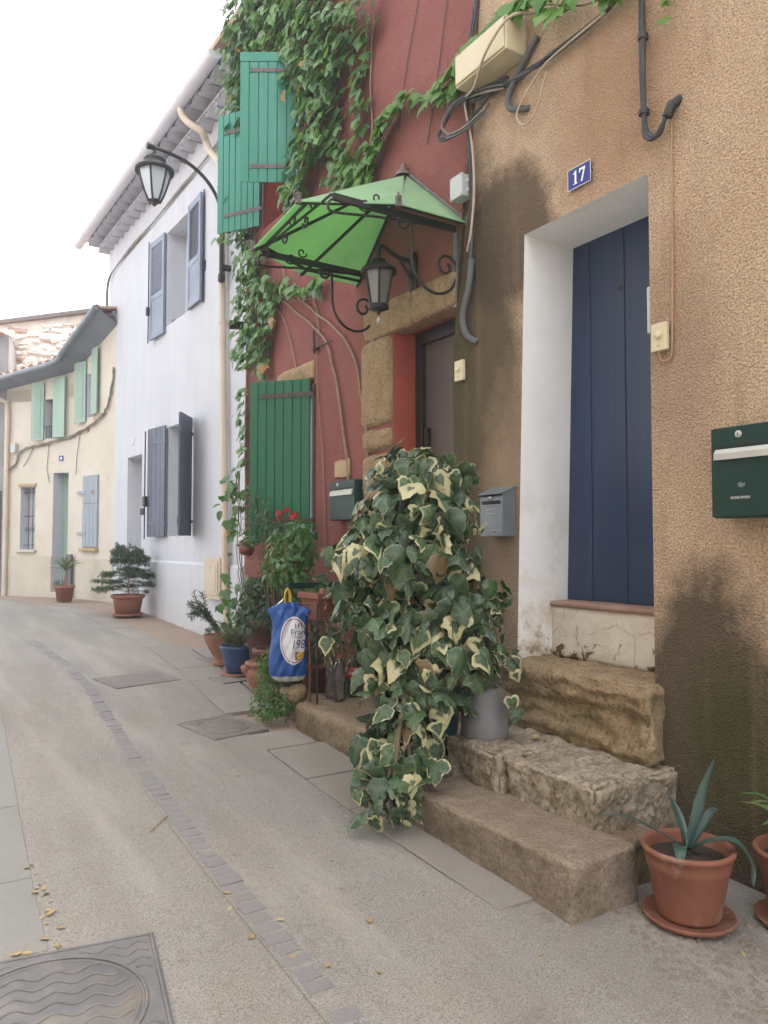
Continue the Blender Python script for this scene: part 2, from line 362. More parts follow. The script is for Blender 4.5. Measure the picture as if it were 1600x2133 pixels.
def mk_canopy():
    m = NT('green_translucent_sheet'); n1 = m.noise(2.2, 5, .6)
    c = m.mix(m.ramp(n1, .35, .7), (.50, .70, .48), (.46, .66, .45))
    t = m.n('ShaderNodeBsdfTranslucent'); m.l(m.mix(m.ramp(m.noise(5, 6, .7), .5, .75, 0, .5), m.mix(m.ramp(n1, .35, .7), (.50, .86, .40), (.44, .80, .38)), (.22, .42, .16)), t.inputs[0])
    m.col(m.mix(m.ramp(m.noise(60, 3), .4, .6, 0, .25), c, (.62, .74, .58))); m.set(Roughness=.4)
    a = m.n('ShaderNodeMixShader'); a.inputs[0].default_value = .5; m.l(m.b.outputs[0], a.inputs[1]); m.l(t.outputs[0], a.inputs[2]); m.l(a.outputs[0], m.out.inputs[0]); return m.mat
M['canopy'] = mk_canopy()
def mk_leaf(name, c1, c2, c3=None, trans=.35, rough=.45, vein=None):
    m = NT(name); at = m.n('ShaderNodeAttribute', attribute_name='rnd').outputs['Fac']; oi = m.n('ShaderNodeObjectInfo').outputs['Random']
    r = m.math('FRACT', m.math('ADD', at, oi)); col = m.mix(r, c1, c2)
    if c3: col = m.mix(m.math('GREATER_THAN', m.math('FRACT', m.math('MULTIPLY', r, 7.31)), .988), col, c3)
    col = m.mix(m.ramp(m.noise(30, 4), .4, .7, 0, .3), col, tuple(x * .6 for x in c1))
    m.col(col); m.set(Roughness=rough)
    t = m.n('ShaderNodeBsdfTranslucent'); tc = m.mix(.5, col, (.25, .45, .05)); m.l(tc, t.inputs[0])
    a = m.n('ShaderNodeMixShader'); a.inputs[0].default_value = trans; m.l(m.b.outputs[0], a.inputs[1]); m.l(t.outputs[0], a.inputs[2]); m.l(a.outputs[0], m.out.inputs[0]); return m.mat
M['vine_leaf'] = mk_leaf('vine_leaf', (.085, .19, .06), (.18, .33, .095), (.45, .20, .04), .35, .4)
M['vine_fresh'] = mk_leaf('young_vine_leaf', (.10, .24, .04), (.16, .32, .06), None, .4, .4)
M['bush_mid'] = mk_leaf('glossy_bush_leaf', (.05, .13, .035), (.09, .20, .05), None, .25, .4)
M['bush_dark'] = mk_leaf('dark_bush_leaf', (.022, .06, .028), (.04, .09, .04), None, .2, .5)
M['rose_leaf'] = mk_leaf('rose_leaf', (.045, .09, .045), (.075, .13, .06), None, .25, .45)
M['conifer'] = mk_leaf('conifer_needle', (.025, .06, .035), (.05, .10, .05), None, .15, .6)
M['rosemary'] = mk_leaf('rosemary_needle', (.07, .11, .06), (.11, .15, .085), (.16, .15, .08), .2, .6)
M['trail'] = mk_leaf('small_trailing_leaf', (.05, .13, .03), (.10, .22, .05), None, .3, .45)
M['yucca'] = mk_leaf('yucca_leaf', (.09, .15, .05), (.16, .20, .07), (.35, .28, .1), .2, .5)
M['agave'] = mk_leaf('agave_leaf', (.035, .075, .062), (.05, .09, .075), None, .05, .4)
M['petal'] = mk_leaf('red_petal', (.55, .012, .03), (.65, .02, .05), None, .3, .5)
M['big_leaf'] = mk_leaf('broad_leaf', (.04, .12, .035), (.06, .15, .045), None, .25, .35)
M['dead_leaf'] = mk_leaf('fallen_leaf', (.36, .25, .11), (.46, .36, .19), None, .1, .8)
M['dry'] = mk_leaf('dry_stalk', (.17, .11, .06), (.26, .19, .11), None, .1, .8)
def mk_ivy():
    m = NT('variegated_ivy_leaf'); rim = m.n('ShaderNodeAttribute', attribute_name='rim').outputs['Fac']
    at = m.n('ShaderNodeAttribute', attribute_name='rnd').outputs['Fac']; oi = m.n('ShaderNodeObjectInfo').outputs['Random']
    vein = m.n('ShaderNodeAttribute', attribute_name='vein').outputs['Fac']
    r = m.math('FRACT', m.math('ADD', at, oi)); r2 = m.math('FRACT', m.math('MULTIPLY', r, 5.77)); r3 = m.math('FRACT', m.math('MULTIPLY', r, 13.1))
    off = m.n('ShaderNodeCombineXYZ'); m.l(m.math('MULTIPLY', r, 37.0), off.inputs[0]); va = m.n('ShaderNodeVectorMath', operation='ADD'); m.l(m.co, va.inputs[0]); m.l(off.outputs[0], va.inputs[1])
    n1 = m.noise(38, 4, .6, va.outputs[0]); n2 = m.noise(17, 4, .6, va.outputs[0])
    th = m.math('SUBTRACT', 1.015, m.math('MULTIPLY', m.math('POWER', r2, 6.0), .75))
    f = m.ramp(m.math('SUBTRACT', m.math('ADD', rim, m.math('MULTIPLY', m.math('SUBTRACT', n1, .5), .75)), th), -.015, .03)
    green = m.mix(r3, (.014, .042, .024), (.055, .125, .03))
    green = m.mix(m.ramp(n2, .45, .62, 0, .65), green, (.065, .10, .075))
    green = m.mix(m.math('MULTIPLY', vein, .45), green, (.16, .21, .11))
    dead = m.math('GREATER_THAN', m.math('FRACT', m.math('MULTIPLY', r, 29.3)), .978)
    green = m.mix(dead, green, (.17, .115, .05))
    cream = m.mix(m.ramp(n2, .4, .7), (.55, .53, .30), (.46, .40, .20))
    col = m.mix(f, green, cream); m.col(col); m.set(Roughness=.30)
    h = m.math('ADD', m.math('MULTIPLY', vein, -.6), n2); m.nrm(m.bump(h, .5, .004))
    t = m.n('ShaderNodeBsdfTranslucent'); m.l(col, t.inputs[0]); a = m.n('ShaderNodeMixShader'); a.inputs[0].default_value = .18
    m.l(m.b.outputs[0], a.inputs[1]); m.l(t.outputs[0], a.inputs[2]); m.l(a.outputs[0], m.out.inputs[0]); return m.mat
M['ivy'] = mk_ivy()
def mk_beige():
    m = NT('beige_render'); big = m.noise(1.0, 6, .65); sp = m.sep(); fine = m.noise(70, 3)
    col = m.mix(m.ramp(big, .35, .7), (.60, .55, .465), (.53, .475, .39)); col = m.mix(m.ramp(sp[2], 1.3, .5, 0, .5), col, (.45, .385, .29))
    col = m.mix(m.ramp(m.noise(3.5, 6, .7), .55, .78, 0, .5), col, (.42, .32, .21)); m.col(col); m.set(Roughness=.92); m.nrm(m.bump(fine, .3, .004, m.bump(m.noise(4, 5), .4, .02))); return m.mat
M['beige'] = mk_beige()
M['beige_plinth'] = pm('beige_plinth', (.54, .49, .40), (.47, .42, .335), 3, .9, .4, 30)
M['grey_render'] = pm('grey_render', (.25, .24, .24), (.19, .18, .18), 1.6, .9, .4, 20)
M['rubble'] = pm('pale_rubble', (.85, .80, .74), (.74, .66, .58), 9, .9, .6, 30, .01)
M['rubble_red'] = pm('reddish_rubble', (.50, .36, .29), (.42, .27, .22), 9, .9, .6, 30, .01)
M['rubble_joint'] = pm('lime_joint', (.70, .65, .59), (.58, .52, .46), 5, .95, .5, 30, .01)
M['tile'] = pm('roof_tile', (.40, .24, .17), (.48, .32, .24), 5, .85, .3, 30)
M['tile_pale'] = pm('cornice_tile', (.44, .44, .50), (.50, .50, .56), 5, .85, .3, 30)
M['soffit'] = pm('soffit_paint', (.16, .18, .22), (.20, .22, .26), 3, .7)
M['inside'] = pm('room_dark', (.03, .03, .035), (.05, .05, .055), 2, .9)
M['grey_reveal'] = pm('pale_reveal', (.56, .57, .60), (.60, .61, .64), 3, .9)
M['pane'] = mk_glass('window_pane', (.55, .6, .65), .05, .3)
M['curtain'] = pm('net_curtain', (.55, .55, .55), (.45, .45, .46), 12, .9)
M['graffiti'] = pm('red_spray_paint', (.60, .10, .06), (.55, .13, .08), 20, .7)
M['ochre_trim'] = pm('ochre_sill', (.46, .33, .20), (.38, .27, .16), 6, .9, .4, 40)
# ================================================================== SETTING
def lerp(pts, y):
    if y <= pts[0][0]: return pts[0][1]
    for (a, xa), (b, xb) in zip(pts, pts[1:]):
        if y <= b: return xa + (xb - xa) * (y - a) / (b - a)
    return pts[-1][1]
EDGE = [(-8,2.14),(1.54,2.13),(2.05,2.14),(2.25,1.96),(3.25,1.95),(4.39,1.975),(5.96,2.10),(7.15,2.24),(8.89,2.33),(12.0,2.13),(14.2,1.9),(16,1.3),(20,-.6)]
GUT = [(-3,1.13),(2.0,1.15),(3.3,1.158),(3.94,1.18),(4.9,1.225),(6.9,1.37),(8.1,1.36),(9.75,1.27),(11.6,1.145),(14,.75)]
LEFT = [(-3,.44),(2.84,.457),(3.4,.478),(4.16,.522),(6.08,.64),(9.0,.70),(14,.2)]
ys = [-12 + .5 * i for i in range(65)]
g = MB()
def gz2(y): return gz(y) - .02
for y0, y1 in zip([-30] + ys, ys + [40]): 
    g.quad((-35, y0, gz2(y0)), (35, y0, gz2(y0)), (35, y1, gz2(y1)), (-35, y1, gz2(y1)))
struct('ground', g, M['gravel'])
g = MB()
for y0, y1 in zip(ys, ys[1:]):
    if y1 > 18: break
    g.quad((-9, y0, gz(y0)), (lerp(EDGE, y0), y0, gz(y0)), (lerp(EDGE, y1), y1, gz(y1)), (-9, y1, gz(y1)))
struct('road', g, M['road'])
# gutter line of cobbles
g = MB()
for y0, y1 in zip(ys, ys[1:]):
    if y0 < -3 or y1 > 13: continue
    g.quad(*[(lerp(GUT, y) + dx, y, gz(y) + .003) for dx, y in ((-.06, y0), (.06, y0), (.06, y1), (-.06, y1))])
gut = struct('gutter_strip', g, M['road'])
cobs = []
for k in range(4):
    rr = random.Random(k); mb = MB(); vs = []
    for z, ins in ((-.02, 0), (.005, .002), (.008, .009)):
        for x, y in ((-.052,-.036),(.052,-.036),(.052,.036),(-.052,.036)):
            vs.append((x*(1-ins*9)+rr.uniform(-.004,.004), y*(1-ins*9)+rr.uniform(-.004,.004), z))
    mb.add(vs, [(0,1,5,4),(1,2,6,5),(2,3,7,6),(3,0,4,7),(4,5,9,8),(5,6,10,9),(6,7,11,10),(7,4,8,11),(8,9,10,11)]); cobs.append(mb.mesh('cobble', M['cobble']))
y = 1.2
while y < 9.6:
    if random.random() < .07: y += .08; continue
    o = link('cobble', random.choice(cobs), gut); o.location = (lerp(GUT, y) + random.uniform(-.005, .005), y, gz(y) + random.uniform(-.004, .001))
    o.rotation_euler = (R(2.3), 0, -math.atan2(lerp(GUT, y + .1) - lerp(GUT, y - .1), .2) + random.uniform(-.06, .06)); o.scale = (random.uniform(.72, .98), random.uniform(.75, 1.15), 1)
    y += random.uniform(.074, .092)
# pavement of slabs along the houses, and along the left side
pv = MB(); pv.quad((2.3, -3, gz(-3) - .012), (2.9, -3, gz(-3) - .012), (2.9, 1.2, gz(1.2) - .012), (2.3, 1.2, gz(1.2) - .012))
pave = struct('pavement', pv, M['mortar'])
def slab(q, mat, parent=pave, h=.006, gap=.004):
    c = Vector((sum(p[0] for p in q) / 4, sum(p[1] for p in q) / 4))
    pts = []
    for p in q:
        d = Vector(p[:2]) - c; d = d * (1 - gap / max(d.length, .01)); pts.append(c + d)
    hh = h + random.uniform(-.0025, .0025)
    mb = MB(); vs = [(p.x, p.y, gz(p.y) - .04) for p in pts] + [(p.x, p.y, gz(p.y) + hh) for p in pts]
    mb.add(vs, [(4,5,6,7),(0,1,5,4),(1,2,6,5),(2,3,7,6),(3,0,4,7)]); return mb.build('slab', mat, parent, .004, 1)
yy = [2.3, 2.95, 3.45, 3.96, 4.55]
for a, b in zip(yy, yy[1:]): slab([(lerp(EDGE,a)+.003,a),(lerp(EDGE,a)+.40,a),(lerp(EDGE,b)+.40,b),(lerp(EDGE,b)+.003,b)], M['slab'])
yy = [5.52, 6.05, 6.7, 7.3, 7.9, 8.6, 9.3, 10.1, 10.9, 11.8, 12.6, 13.5]
for i, (a, b) in enumerate(zip(yy, yy[1:])):
    wd = .40 if b < 8.7 else .30
    slab([(lerp(EDGE,a)+.003,a),(lerp(EDGE,a)+wd,a),(lerp(EDGE,b)+wd,b),(lerp(EDGE,b)+.003,b)], M['slab'])
for a, b in ((5.75, 6.3), (6.32, 6.95), (6.97, 7.7), (7.72, 8.3)):
    slab([(lerp(EDGE,a)+.42,a),(lerp(EDGE,a)+.80,a),(lerp(EDGE,b)+.80,b),(lerp(EDGE,b)+.42,b)], M['slab'])
slab([(1.98,4.57),(2.35,4.57),(2.35,4.93),(2.0,4.93)], M['slab'])
yl = [2.86, 3.45, 4.3, 5.2, 6.1, 7.1, 8.2, 9.4, 10.8, 12.2]
for a, b in zip(yl, yl[1:]):
    for x0, x1 in ((0, .75), (.75, 1.5)):
        slab([(lerp(LEFT,a)-x1,a),(lerp(LEFT,a)-x0-.002,a),(lerp(LEFT,b)-x0-.002,b),(lerp(LEFT,b)-x1,b)], M['slab_grey'])
# pebble paving by the wall on the right
pp = MB(); pts = [(1.85,2.6),(1.85,.3),(3.02,.3),(3.02,2.6)]
pp.add([(x, y, gz(y) - .003) for x, y in pts], [tuple(range(len(pts)))]); peb = struct('pebble_paving', pp, M['road'])
pms = []
for k in range(4):
    mb = MB(); rr = random.Random(k + 50); vs = [(0, 0, .007)]
    for j, (rad, z) in enumerate(((.55, .006), (1.0, 0.0))):
        for i in range(7): a = i * 2 * math.pi / 7; q = rr.uniform(.85, 1.15) * rad * .012; vs.append((q * math.cos(a) * 1.25, q * math.sin(a), z - .001))
    mb.add(vs, [(0, 1 + i, 1 + (i + 1) % 7) for i in range(7)] + [(1 + i, 8 + i, 8 + (i + 1) % 7, 1 + (i + 1) % 7) for i in range(7)], 0, True); pms.append(mb.mesh('pebble', M['pebble_a']))
n = 0; used = []
while n < 280:
    x = random.uniform(2.14, 2.75); y = random.uniform(1.05, 2.1)
    if x < 2.16 + .16 * max(0, (y - 1.75)) / .3 + random.uniform(0, .04): continue
    if random.random() < (x - 2.25) * .9: continue
    if any((x - a) ** 2 + (y - b) ** 2 < .0005 for a, b in used): continue
    used.append((x, y)); o = link('pebble', random.choice(pms), peb); o.location = (x, y, gz(y) - .002); o.rotation_euler = (0, 0, random.uniform(0, 6.3))
    s = random.uniform(.6, 1.3); o.scale = (s, s, random.uniform(.7, 1.3)); n += 1

# ================================================================== wall helper
def wall_grid(mb, ss, zz, holes, depth, warp=lambda s, z: s, mi=0, mr=1, nos=None):
    ss = sorted(set(ss + [h[0] for h in holes] + [h[1] for h in holes])); zz = sorted(set(zz + [h[2] for h in holes] + [h[3] for h in holes]))
    for a, b in zip(ss, ss[1:]):
        for c, d in zip(zz, zz[1:]):
            if any(a >= h[0] - 1e-6 and b <= h[1] + 1e-6 and c >= h[2] - 1e-6 and d <= h[3] + 1e-6 for h in holes): continue
            mb.quad((warp(a,c),0,c), (warp(b,c),0,c), (warp(b,d),0,d), (warp(a,d),0,d), mi=mi)
    for h in holes:
        a, b, c, d = h[:4]; e = -(h[4] if len(h) > 4 else depth)
        mb.quad((warp(b,c),0,c), (warp(b,c),e,c), (warp(b,d),e,d), (warp(b,d),0,d), mi=mr)
        mb.quad((warp(a,c),0,c), (warp(a,c),e,c), (warp(a,d),e,d), (warp(a,d),0,d), mi=mr)
        mb.quad((warp(a,d),0,d), (warp(b,d),0,d), (warp(b,d),e,d), (warp(a,d),e,d), mi=mr)
        mb.quad((warp(a,c),0,c), (warp(b,c),0,c), (warp(b,c),e,c), (warp(a,c),e,c), mi=mr)
def rstone(mb, c, half, r, n, amp, seed, fs=6.0, mi=0, M_=None, layer=False):
    """rounded block with a rough broken surface"""
    idx = {}; vs = []; fs_ = []; hx, hy, hz = half; N = [max(2, int(round(n * h / max(half)))) for h in half]
    off = Vector((seed * 7.3, seed * 3.1, seed * 1.7))
    def vert(p):
        key = tuple(round(x, 4) for x in p)
        if key in idx: return idx[key]
        q = Vector((p[0] * hx, p[1] * hy, p[2] * hz)); inn = Vector((max(-hx + r, min(hx - r, q.x)), max(-hy + r, min(hy - r, q.y)), max(-hz + r, min(hz - r, q.z))))
        d = q - inn; d = d.normalized() if d.length > 1e-9 else Vector((0, 0, 1)); q = inn + d * r
        w = Vector(c) + q; k = noise.fractal((w + off) * fs, .9, 2.2, 6) * amp * 1.1 + noise.noise((w + off) * fs * .35) * amp * .6
        ed = 1 - max(abs(d.x), abs(d.y), abs(d.z)); k -= ed * 2.2 * amp * max(0, noise.noise((w + off) * fs * 1.7) + .15) * 2
        q = w + d * k
        if layer and d.x < -.3: q.x += (.026 * max(0, math.cos((q.z - .66) * 17 + 1.2 * noise.noise(q * 4))) + .007 * math.cos(q.z * 75 + 4 * noise.noise(q * 5)) + .03 * max(0, (.74 - q.z) * 2)) * -d.x
        if M_ is not None: q = M_ @ q
        idx[key] = len(vs); vs.append(q); return idx[key]
    for ax in range(3):
        u, v = [a for a in range(3) if a != ax]
        for sgn in (-1, 1):
            for i in range(N[u]):
                for j in range(N[v]):
                    qs = []
                    for di, dj in ((0,0),(1,0),(1,1),(0,1)):
                        p = [0, 0, 0]; p[ax] = sgn; p[u] = -1 + 2 * (i + di) / N[u]; p[v] = -1 + 2 * (j + dj) / N[v]; qs.append(vert(p))
                    fl = (sgn > 0) != (ax == 1); fs_.append(tuple(qs) if fl else tuple(qs[::-1]))
    mb.add(vs, fs_, mi, True)
def part_box(name, a, b, mat, parent, bevel=.004): mb = MB(); mb.box(a, b); return mb.build(name, mat, parent, bevel)

# ================================================================== OCHRE HOUSE (number 17)
ochre = thing('terraced_house', 'ochre roughcast house front with a deep white doorway and dark blue door', 'house', (3.0, 0, 0), WALL, 'houses along the lane')
EDG = [(-.5,3.94),(2.65,3.94),(3.02,3.905),(3.25,3.83),(3.6,3.78),(4.16,3.71),(4.9,3.65),(7.2,3.45)]
def owarp(s, z):
    if s > 3.9: return lerp(EDG, z) + .012 * noise.noise((0, 0, z * 5))
    if 3.2 < s < 3.3: return s + (3.27 - z) / 2.43 * .085
    return s
mb = MB(); wall_grid(mb, [-4, 3.94], [-.5 + .25 * i for i in range(31)] + [7.2], [(2.395, 3.26, .6, 3.27, .42)], .42, owarp)
mb.quad(*[(owarp(3.94, z), o, z) for o, z in ((0, -.5), (-.5, -.5), (-.5, 2.65), (0, 2.65))]); mb.quad(*[(owarp(3.94, z), o, z) for o, z in ((0, 2.65), (-.5, 2.65), (-.5, 7.2), (0, 7.2))])
mb.build('wall', [M['ochre'], M['lime']], ochre)
mb = MB(); mb.box((-4, -5, -.4), (3.9, -.6, 7.15)); mb.build('house_body', M['ochre'], ochre)
mb = MB(); mb.quad((-4.2, .35, 7.2), (3.6, .35, 7.2), (3.6, -5.2, 8.6), (-4.2, -5.2, 8.6)); mb.quad((-4.2, .35, 7.28), (-4.2, -5.2, 8.68), (3.6, -5.2, 8.68), (3.6, .35, 7.28)); mb.build('roof', M['tile'], ochre)
# doorway
bd = part_box('door', (2.36, -.47, 1.14), (3.34, -.418, 3.30), M['blue_door'], ochre); tag(bd, 'dark blue boarded front door')
for a, b in ((3.135, 3.36), (2.881, 3.131), (2.632, 2.877), (2.37, 2.628)):
    p = part_box('plank', (a, -.418, 1.16), (b, -.392, 3.29), M['blue_door'], bd, .006)
mb = MB(); rstone(mb, (2.86, -.46, .985), (.50, .20, .165), .03, 26, .010, 3, 5); mb.build('door_riser', M['riser'], ochre)
mb = MB(); rstone(mb, (2.86, -.45, 1.142), (.505, .205, .018), .012, 22, .004, 5, 6); mb.build('door_sill', M['sill'], ochre)
mb = MB(); mb.lathe([(0, .006), (.012, .005), (.016, 0)], 14, M=Matrix.Translation((2.905, -.392, 2.93)) @ Matrix.Rotation(R(-90), 4, 'X')); mb.build('door_viewer', M['iron'], ochre)
part_box('meter_cover', (2.40, -.16, 2.50), (2.425, -.012, 2.73), M['grey_box'], ochre, .008)
# stone steps
stp = thing('stone_steps', 'worn limestone steps climbing to the blue door', 'steps', (2.5, 2.7, gz(2.7)))
def W2(o): return Matrix.Translation(-Vector(o.location))
mb = MB(); rstone(mb, (2.32, 2.655, .165), (.185, .565, .133), .016, 120, .006, 1, 12, M_=W2(stp)); tag(mb.build('step', M['step_low'], stp), 'lowest smooth brown step')
mb = MB(); rstone(mb, (2.78, 2.565, .30), (.315, .285, .175), .025, 84, .022, 2, 8, M_=W2(stp)); tag(mb.build('step', M['step_mid'], stp), 'pale broken limestone block of the middle step')
mb = MB(); rstone(mb, (2.74, 3.07, .31), (.30, .215, .175), .025, 74, .020, 4, 8, M_=W2(stp)); tag(mb.build('step', M['step_mid'], stp), 'brown half of the middle step')
mb = MB(); rstone(mb, (3.08, 2.855, .655), (.20, .50, .185), .04, 90, .016, 6, 7, M_=W2(stp), layer=True); tag(mb.build('step', M['step_top'], stp), 'ochre upper step with a rounded nose')
mb = MB(); rstone(mb, (2.62, 2.26, .16), (.16, .08, .12), .05, 22, .015, 8, 7, M_=W2(stp)); mb.build('footing', M['ledge'], stp)
# raised ledge in front of the red house
led = thing('low_ledge', 'low earthy concrete ledge under the bottles in front of the red house', 'ledge', (2.6, 4.2, gz(4.2)))
mb = MB(); rstone(mb, (2.76, 4.15, .20), (.37, .87, .165), .04, 60, .010, 12, 7, M_=W2(led)); mb.build('ledge_block', M['ledge'], led)
mb = MB(); rstone(mb, (2.76, 5.38, .25), (.31, .37, .12), .05, 50, .014, 14, 6, M_=W2(led)); mb.build('earth_bed', M['ledge'], led)

# ================================================================== RED HOUSE
red = thing('terraced_house', 'dark red plastered house front hung with creeper', 'house', (3.03, 0, 0), WALL, 'houses along the lane')
mb = MB(); wall_grid(mb, [3.45, 4.0, 5.0, 6.0, 7.57], [-.3 + .5 * i for i in range(17)], [(3.93, 4.70, .3, 3.06, .24), (5.98, 6.74, 1.50, 2.93, .22), (6.29, 7.13, 4.66, 5.98, .25)], .25)
mb.quad((7.57, 0, -.3), (7.57, -4, -.3), (7.57, -4, 7.7), (7.57, 0, 7.7))
mb.build('wall', [M['red'], M['red_reveal']], red)
mb = MB(); mb.box((3.95, -5, -.2), (7.55, -.5, 7.6)); mb.build('house_body', M['red'], red)
mb = MB(); mb.quad((3.2, .3, 7.7), (7.8, .3, 7.7), (7.8, -5.2, 9), (3.2, -5.2, 9)); mb.quad((3.2, .3, 7.78), (3.2, -5.2, 9.08), (7.8, -5.2, 9.08), (7.8, .3, 7.78)); mb.build('roof', M['tile'], red)
# door of the red house
dr = part_box('door', (3.90, -.30, .3), (4.74, -.235, 3.10), M['brown_door'], red); tag(dr, 'brown grey front door')
mb = MB(); mb.box((4.62, -.25, .3), (4.72, -.195, 3.06)); mb.box((3.90, -.25, 2.96), (4.62, -.196, 3.06)); mb.build('frame', M['dark_frame'], dr, .004)
mb = MB(); mb.box((4.555, -.235, 2.14), (4.60, -.20, 2.34)); mb.build('handle_plate', M['dark_frame'], dr, .006)
mb = MB(); rstone(mb, (4.76, -.05, 3.165), (.335, .085, .125), .03, 26, .010, 21, 6); mb.build('lintel_stone', M['jamb_stone'], red)
mb = MB(); rstone(mb, (4.17, -.05, 3.16), (.25, .088, .12), .03, 24, .012, 22, 6); mb.build('lintel_stone', M['jamb_stone'], red)
for z0, z1, sd, w_ in ((2.375, 3.045, 23, .215), (2.185, 2.355, 24, .205), (1.5, 2.165, 25, .20), (.9, 1.48, 26, .21), (.3, .88, 27, .2)):
    mb = MB(); rstone(mb, (4.705 + w_, -.07, (z0 + z1) / 2), (w_, .115, (z1 - z0) / 2), .06, 22, .007, sd, 6); mb.build('jamb_stone', M['jamb_stone'], red)
mb = MB(); rstone(mb, (6.36, -.02, 3.02), (.40, .045, .09), .03, 20, .010, 28, 6); mb.build('window_lintel', M['jamb_stone'], red)
for (a, b, c, d, e) in ((5.96, 6.76, 1.48, 2.95, .22), (6.27, 7.15, 4.64, 6.0, .25)):
    mb = MB(); mb.box((a, -e - .05, c), (b, -e, d), 0)
    for x in (a, (a + b) / 2 - .03, b - .07): mb.box((x, -e, c), (x + .07, -e + .03, d), 1)
    mb.box((a + .071, -e, c), (b - .071, -e + .028, c + .08), 1); mb.box((a + .071, -e, d - .08), (b - .071, -e + .028, d), 1); mb.build('window', [M['pane'], M['dark_frame']], red)
part_box('window_sill', (5.92, -.22, 1.44), (6.80, .03, 1.50), M['red'], red, .01)

def plank_shutter(house, hinge, ang, width, z0, z1, nper, mat, strapm, label, straps=(.12, .86), toprail=False, th=.028, side=1, pin=True):
    """boards on battens; local x runs from the hinge to the free edge"""
    mb = MB()
    for f in straps: mb.box((.03, -side*.014-.012, z0 + (z1 - z0) * f - .05), (width - .04, -side*.014+.012, z0 + (z1 - z0) * f + .05))
    mb.box((.004, -.006, z0 + .01), (width - .004, .006, z1 - .01))
    s = mb.build('shutter', mat, house, .003); s.location = (hinge[0], hinge[1], 0); s.rotation_euler = (0, 0, R(ang)); tag(s, label)
    pw = width / nper
    for i in range(nper):
        b = MB(); b.box((i * pw + .0035, side * .006 if side > 0 else -th * .7, z0), ((i + 1) * pw - .0035, th * .7 if side > 0 else -.006, z1 - (.09 if toprail else 0)))
        b.build('plank', mat, s, .0035)
    if toprail: b = MB(); b.box((0, side * .006 if side > 0 else -th * .8, z1 - .087), (width, th * .8 if side > 0 else -.006, z1)); b.build('top_rail', mat, s, .003)
    for f in straps:
        b = MB(); zc = z0 + (z1 - z0) * f; y0 = side * th * .75; y1 = side * (th * .75 + .006); ln = width * .78
        b.box((-.03, min(y0, y1), zc - .019), (ln, max(y0, y1), zc + .019)); b.prism([(ln, -.019), (ln + .03, -.03), (ln + .012, 0), (ln + .03, .03), (ln, .019)], min(y0, y1), max(y0, y1), Matrix.Translation((0, 0, zc)) @ Matrix.Rotation(R(90), 4, 'X') @ Matrix.Diagonal((1, 1, -1, 1)))
        for q in (.12, .45, .75): b.lathe([(.0, .004), (.007, .003), (.009, 0)], 8, M=Matrix.Translation((ln * q, y1 if side > 0 else y0, zc)) @ Matrix.Rotation(R(-90 * side), 4, 'X'))
        b.build('hinge_strap', strapm, s)
    if pin: b = MB(); b.tube([(-.03, 0, z0 + .05), (-.03, 0, z1 - .05)], .011, 8); b.build('hinge_pin', strapm, s)
    return s
# local angle is measured from "along the wall, away" towards "out into the street"
plank_shutter(red, (6.30, .03), 58, .52, 4.80, 6.02, 6, M['green_up'], M['strap'], 'near upper shutter, green boards lightened in colour for haze', toprail=True, side=1)
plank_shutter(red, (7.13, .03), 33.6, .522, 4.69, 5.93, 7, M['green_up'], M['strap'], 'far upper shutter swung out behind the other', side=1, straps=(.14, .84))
plank_shutter(red, (5.985, .03), 40, .585, 1.50, 2.93, 7, M['green_low'], M['strap_dark'], 'bottle green lower shutter standing ajar', straps=(.135, .905), side=1)

# ================================================================== WHITE HOUSE
wht = thing('terraced_house', 'white rendered house with slate blue shutters and a tiled cornice', 'house', (3.206, 9.0, 0), WALL + R(1.8), 'houses along the lane')
def wwarp(s, z): return s + (z * .10 - .05 if s > 4.4 else 0)
mb = MB(); wall_grid(mb, [-1.6, 4.5], [.2 + .5 * i for i in range(14)] + [6.95], [(.93, 1.90, 4.59, 5.95, .32), (.76, 1.72, 1.585, 3.12, .22), (2.98, 3.77, .2, 2.87, .40)], .3, wwarp)
mb.quad(*[(wwarp(4.5, z), o, z) for o, z in ((0, .2), (-4, .2), (-4, 6.95), (0, 6.95))]); mb.build('wall', [M['white_render'], M['white_render']], wht)
mb = MB(); mb.box((-1.6, -5, .2), (4.45, -.5, 6.9)); mb.build('house_body', M['white_render'], wht)
mb = MB()
for a, b in ((-.9, 2.975), (3.775, 4.55)):
    mb.box((a, .001, .2), (b, .028, 1.215)); mb.add([(a,.028,1.215),(b,.028,1.215),(b,.001,1.245),(a,.001,1.245)], [(0,1,2,3)])
mb.build('plinth', M['white_render'], wht)
part_box('door', (2.9, -.46, .2), (3.85, -.38, 2.95), M['grey_reveal'], wht)
for (a, b, c, d, e) in ((.91, 1.92, 4.57, 5.97, .32), (.74, 1.74, 1.56, 3.14, .22)):
    wn = part_box('window', (a, -e - .04, c), (b, -e, d), M['pane'], wht, 0)
    fr = MB()
    for x in (a, (a + b) / 2 - .04, b - .09): fr.box((x, -e, c), (x + .09, -e + .04, d))
    for z in (c, d - .09): fr.box((a + .0905, -e, z), (b - .0905, -e + .038, z + .09))
    fr.build('frame', M['grey_reveal'], wn, .004)
mb = MB(); mb.lathe([(.0, 0), (.05, 0), (.07, .11), (.075, .12)], 14, (1.02, -.10, 4.59)); mb.build('sill_pot', M['terra'], wht)
mb = MB(); mb.lathe([(.0, 0), (.045, 0), (.06, .035), (.062, .04)], 12, (1.65, -.06, 4.59)); mb.build('sill_saucer', M['grey_render'], wht)
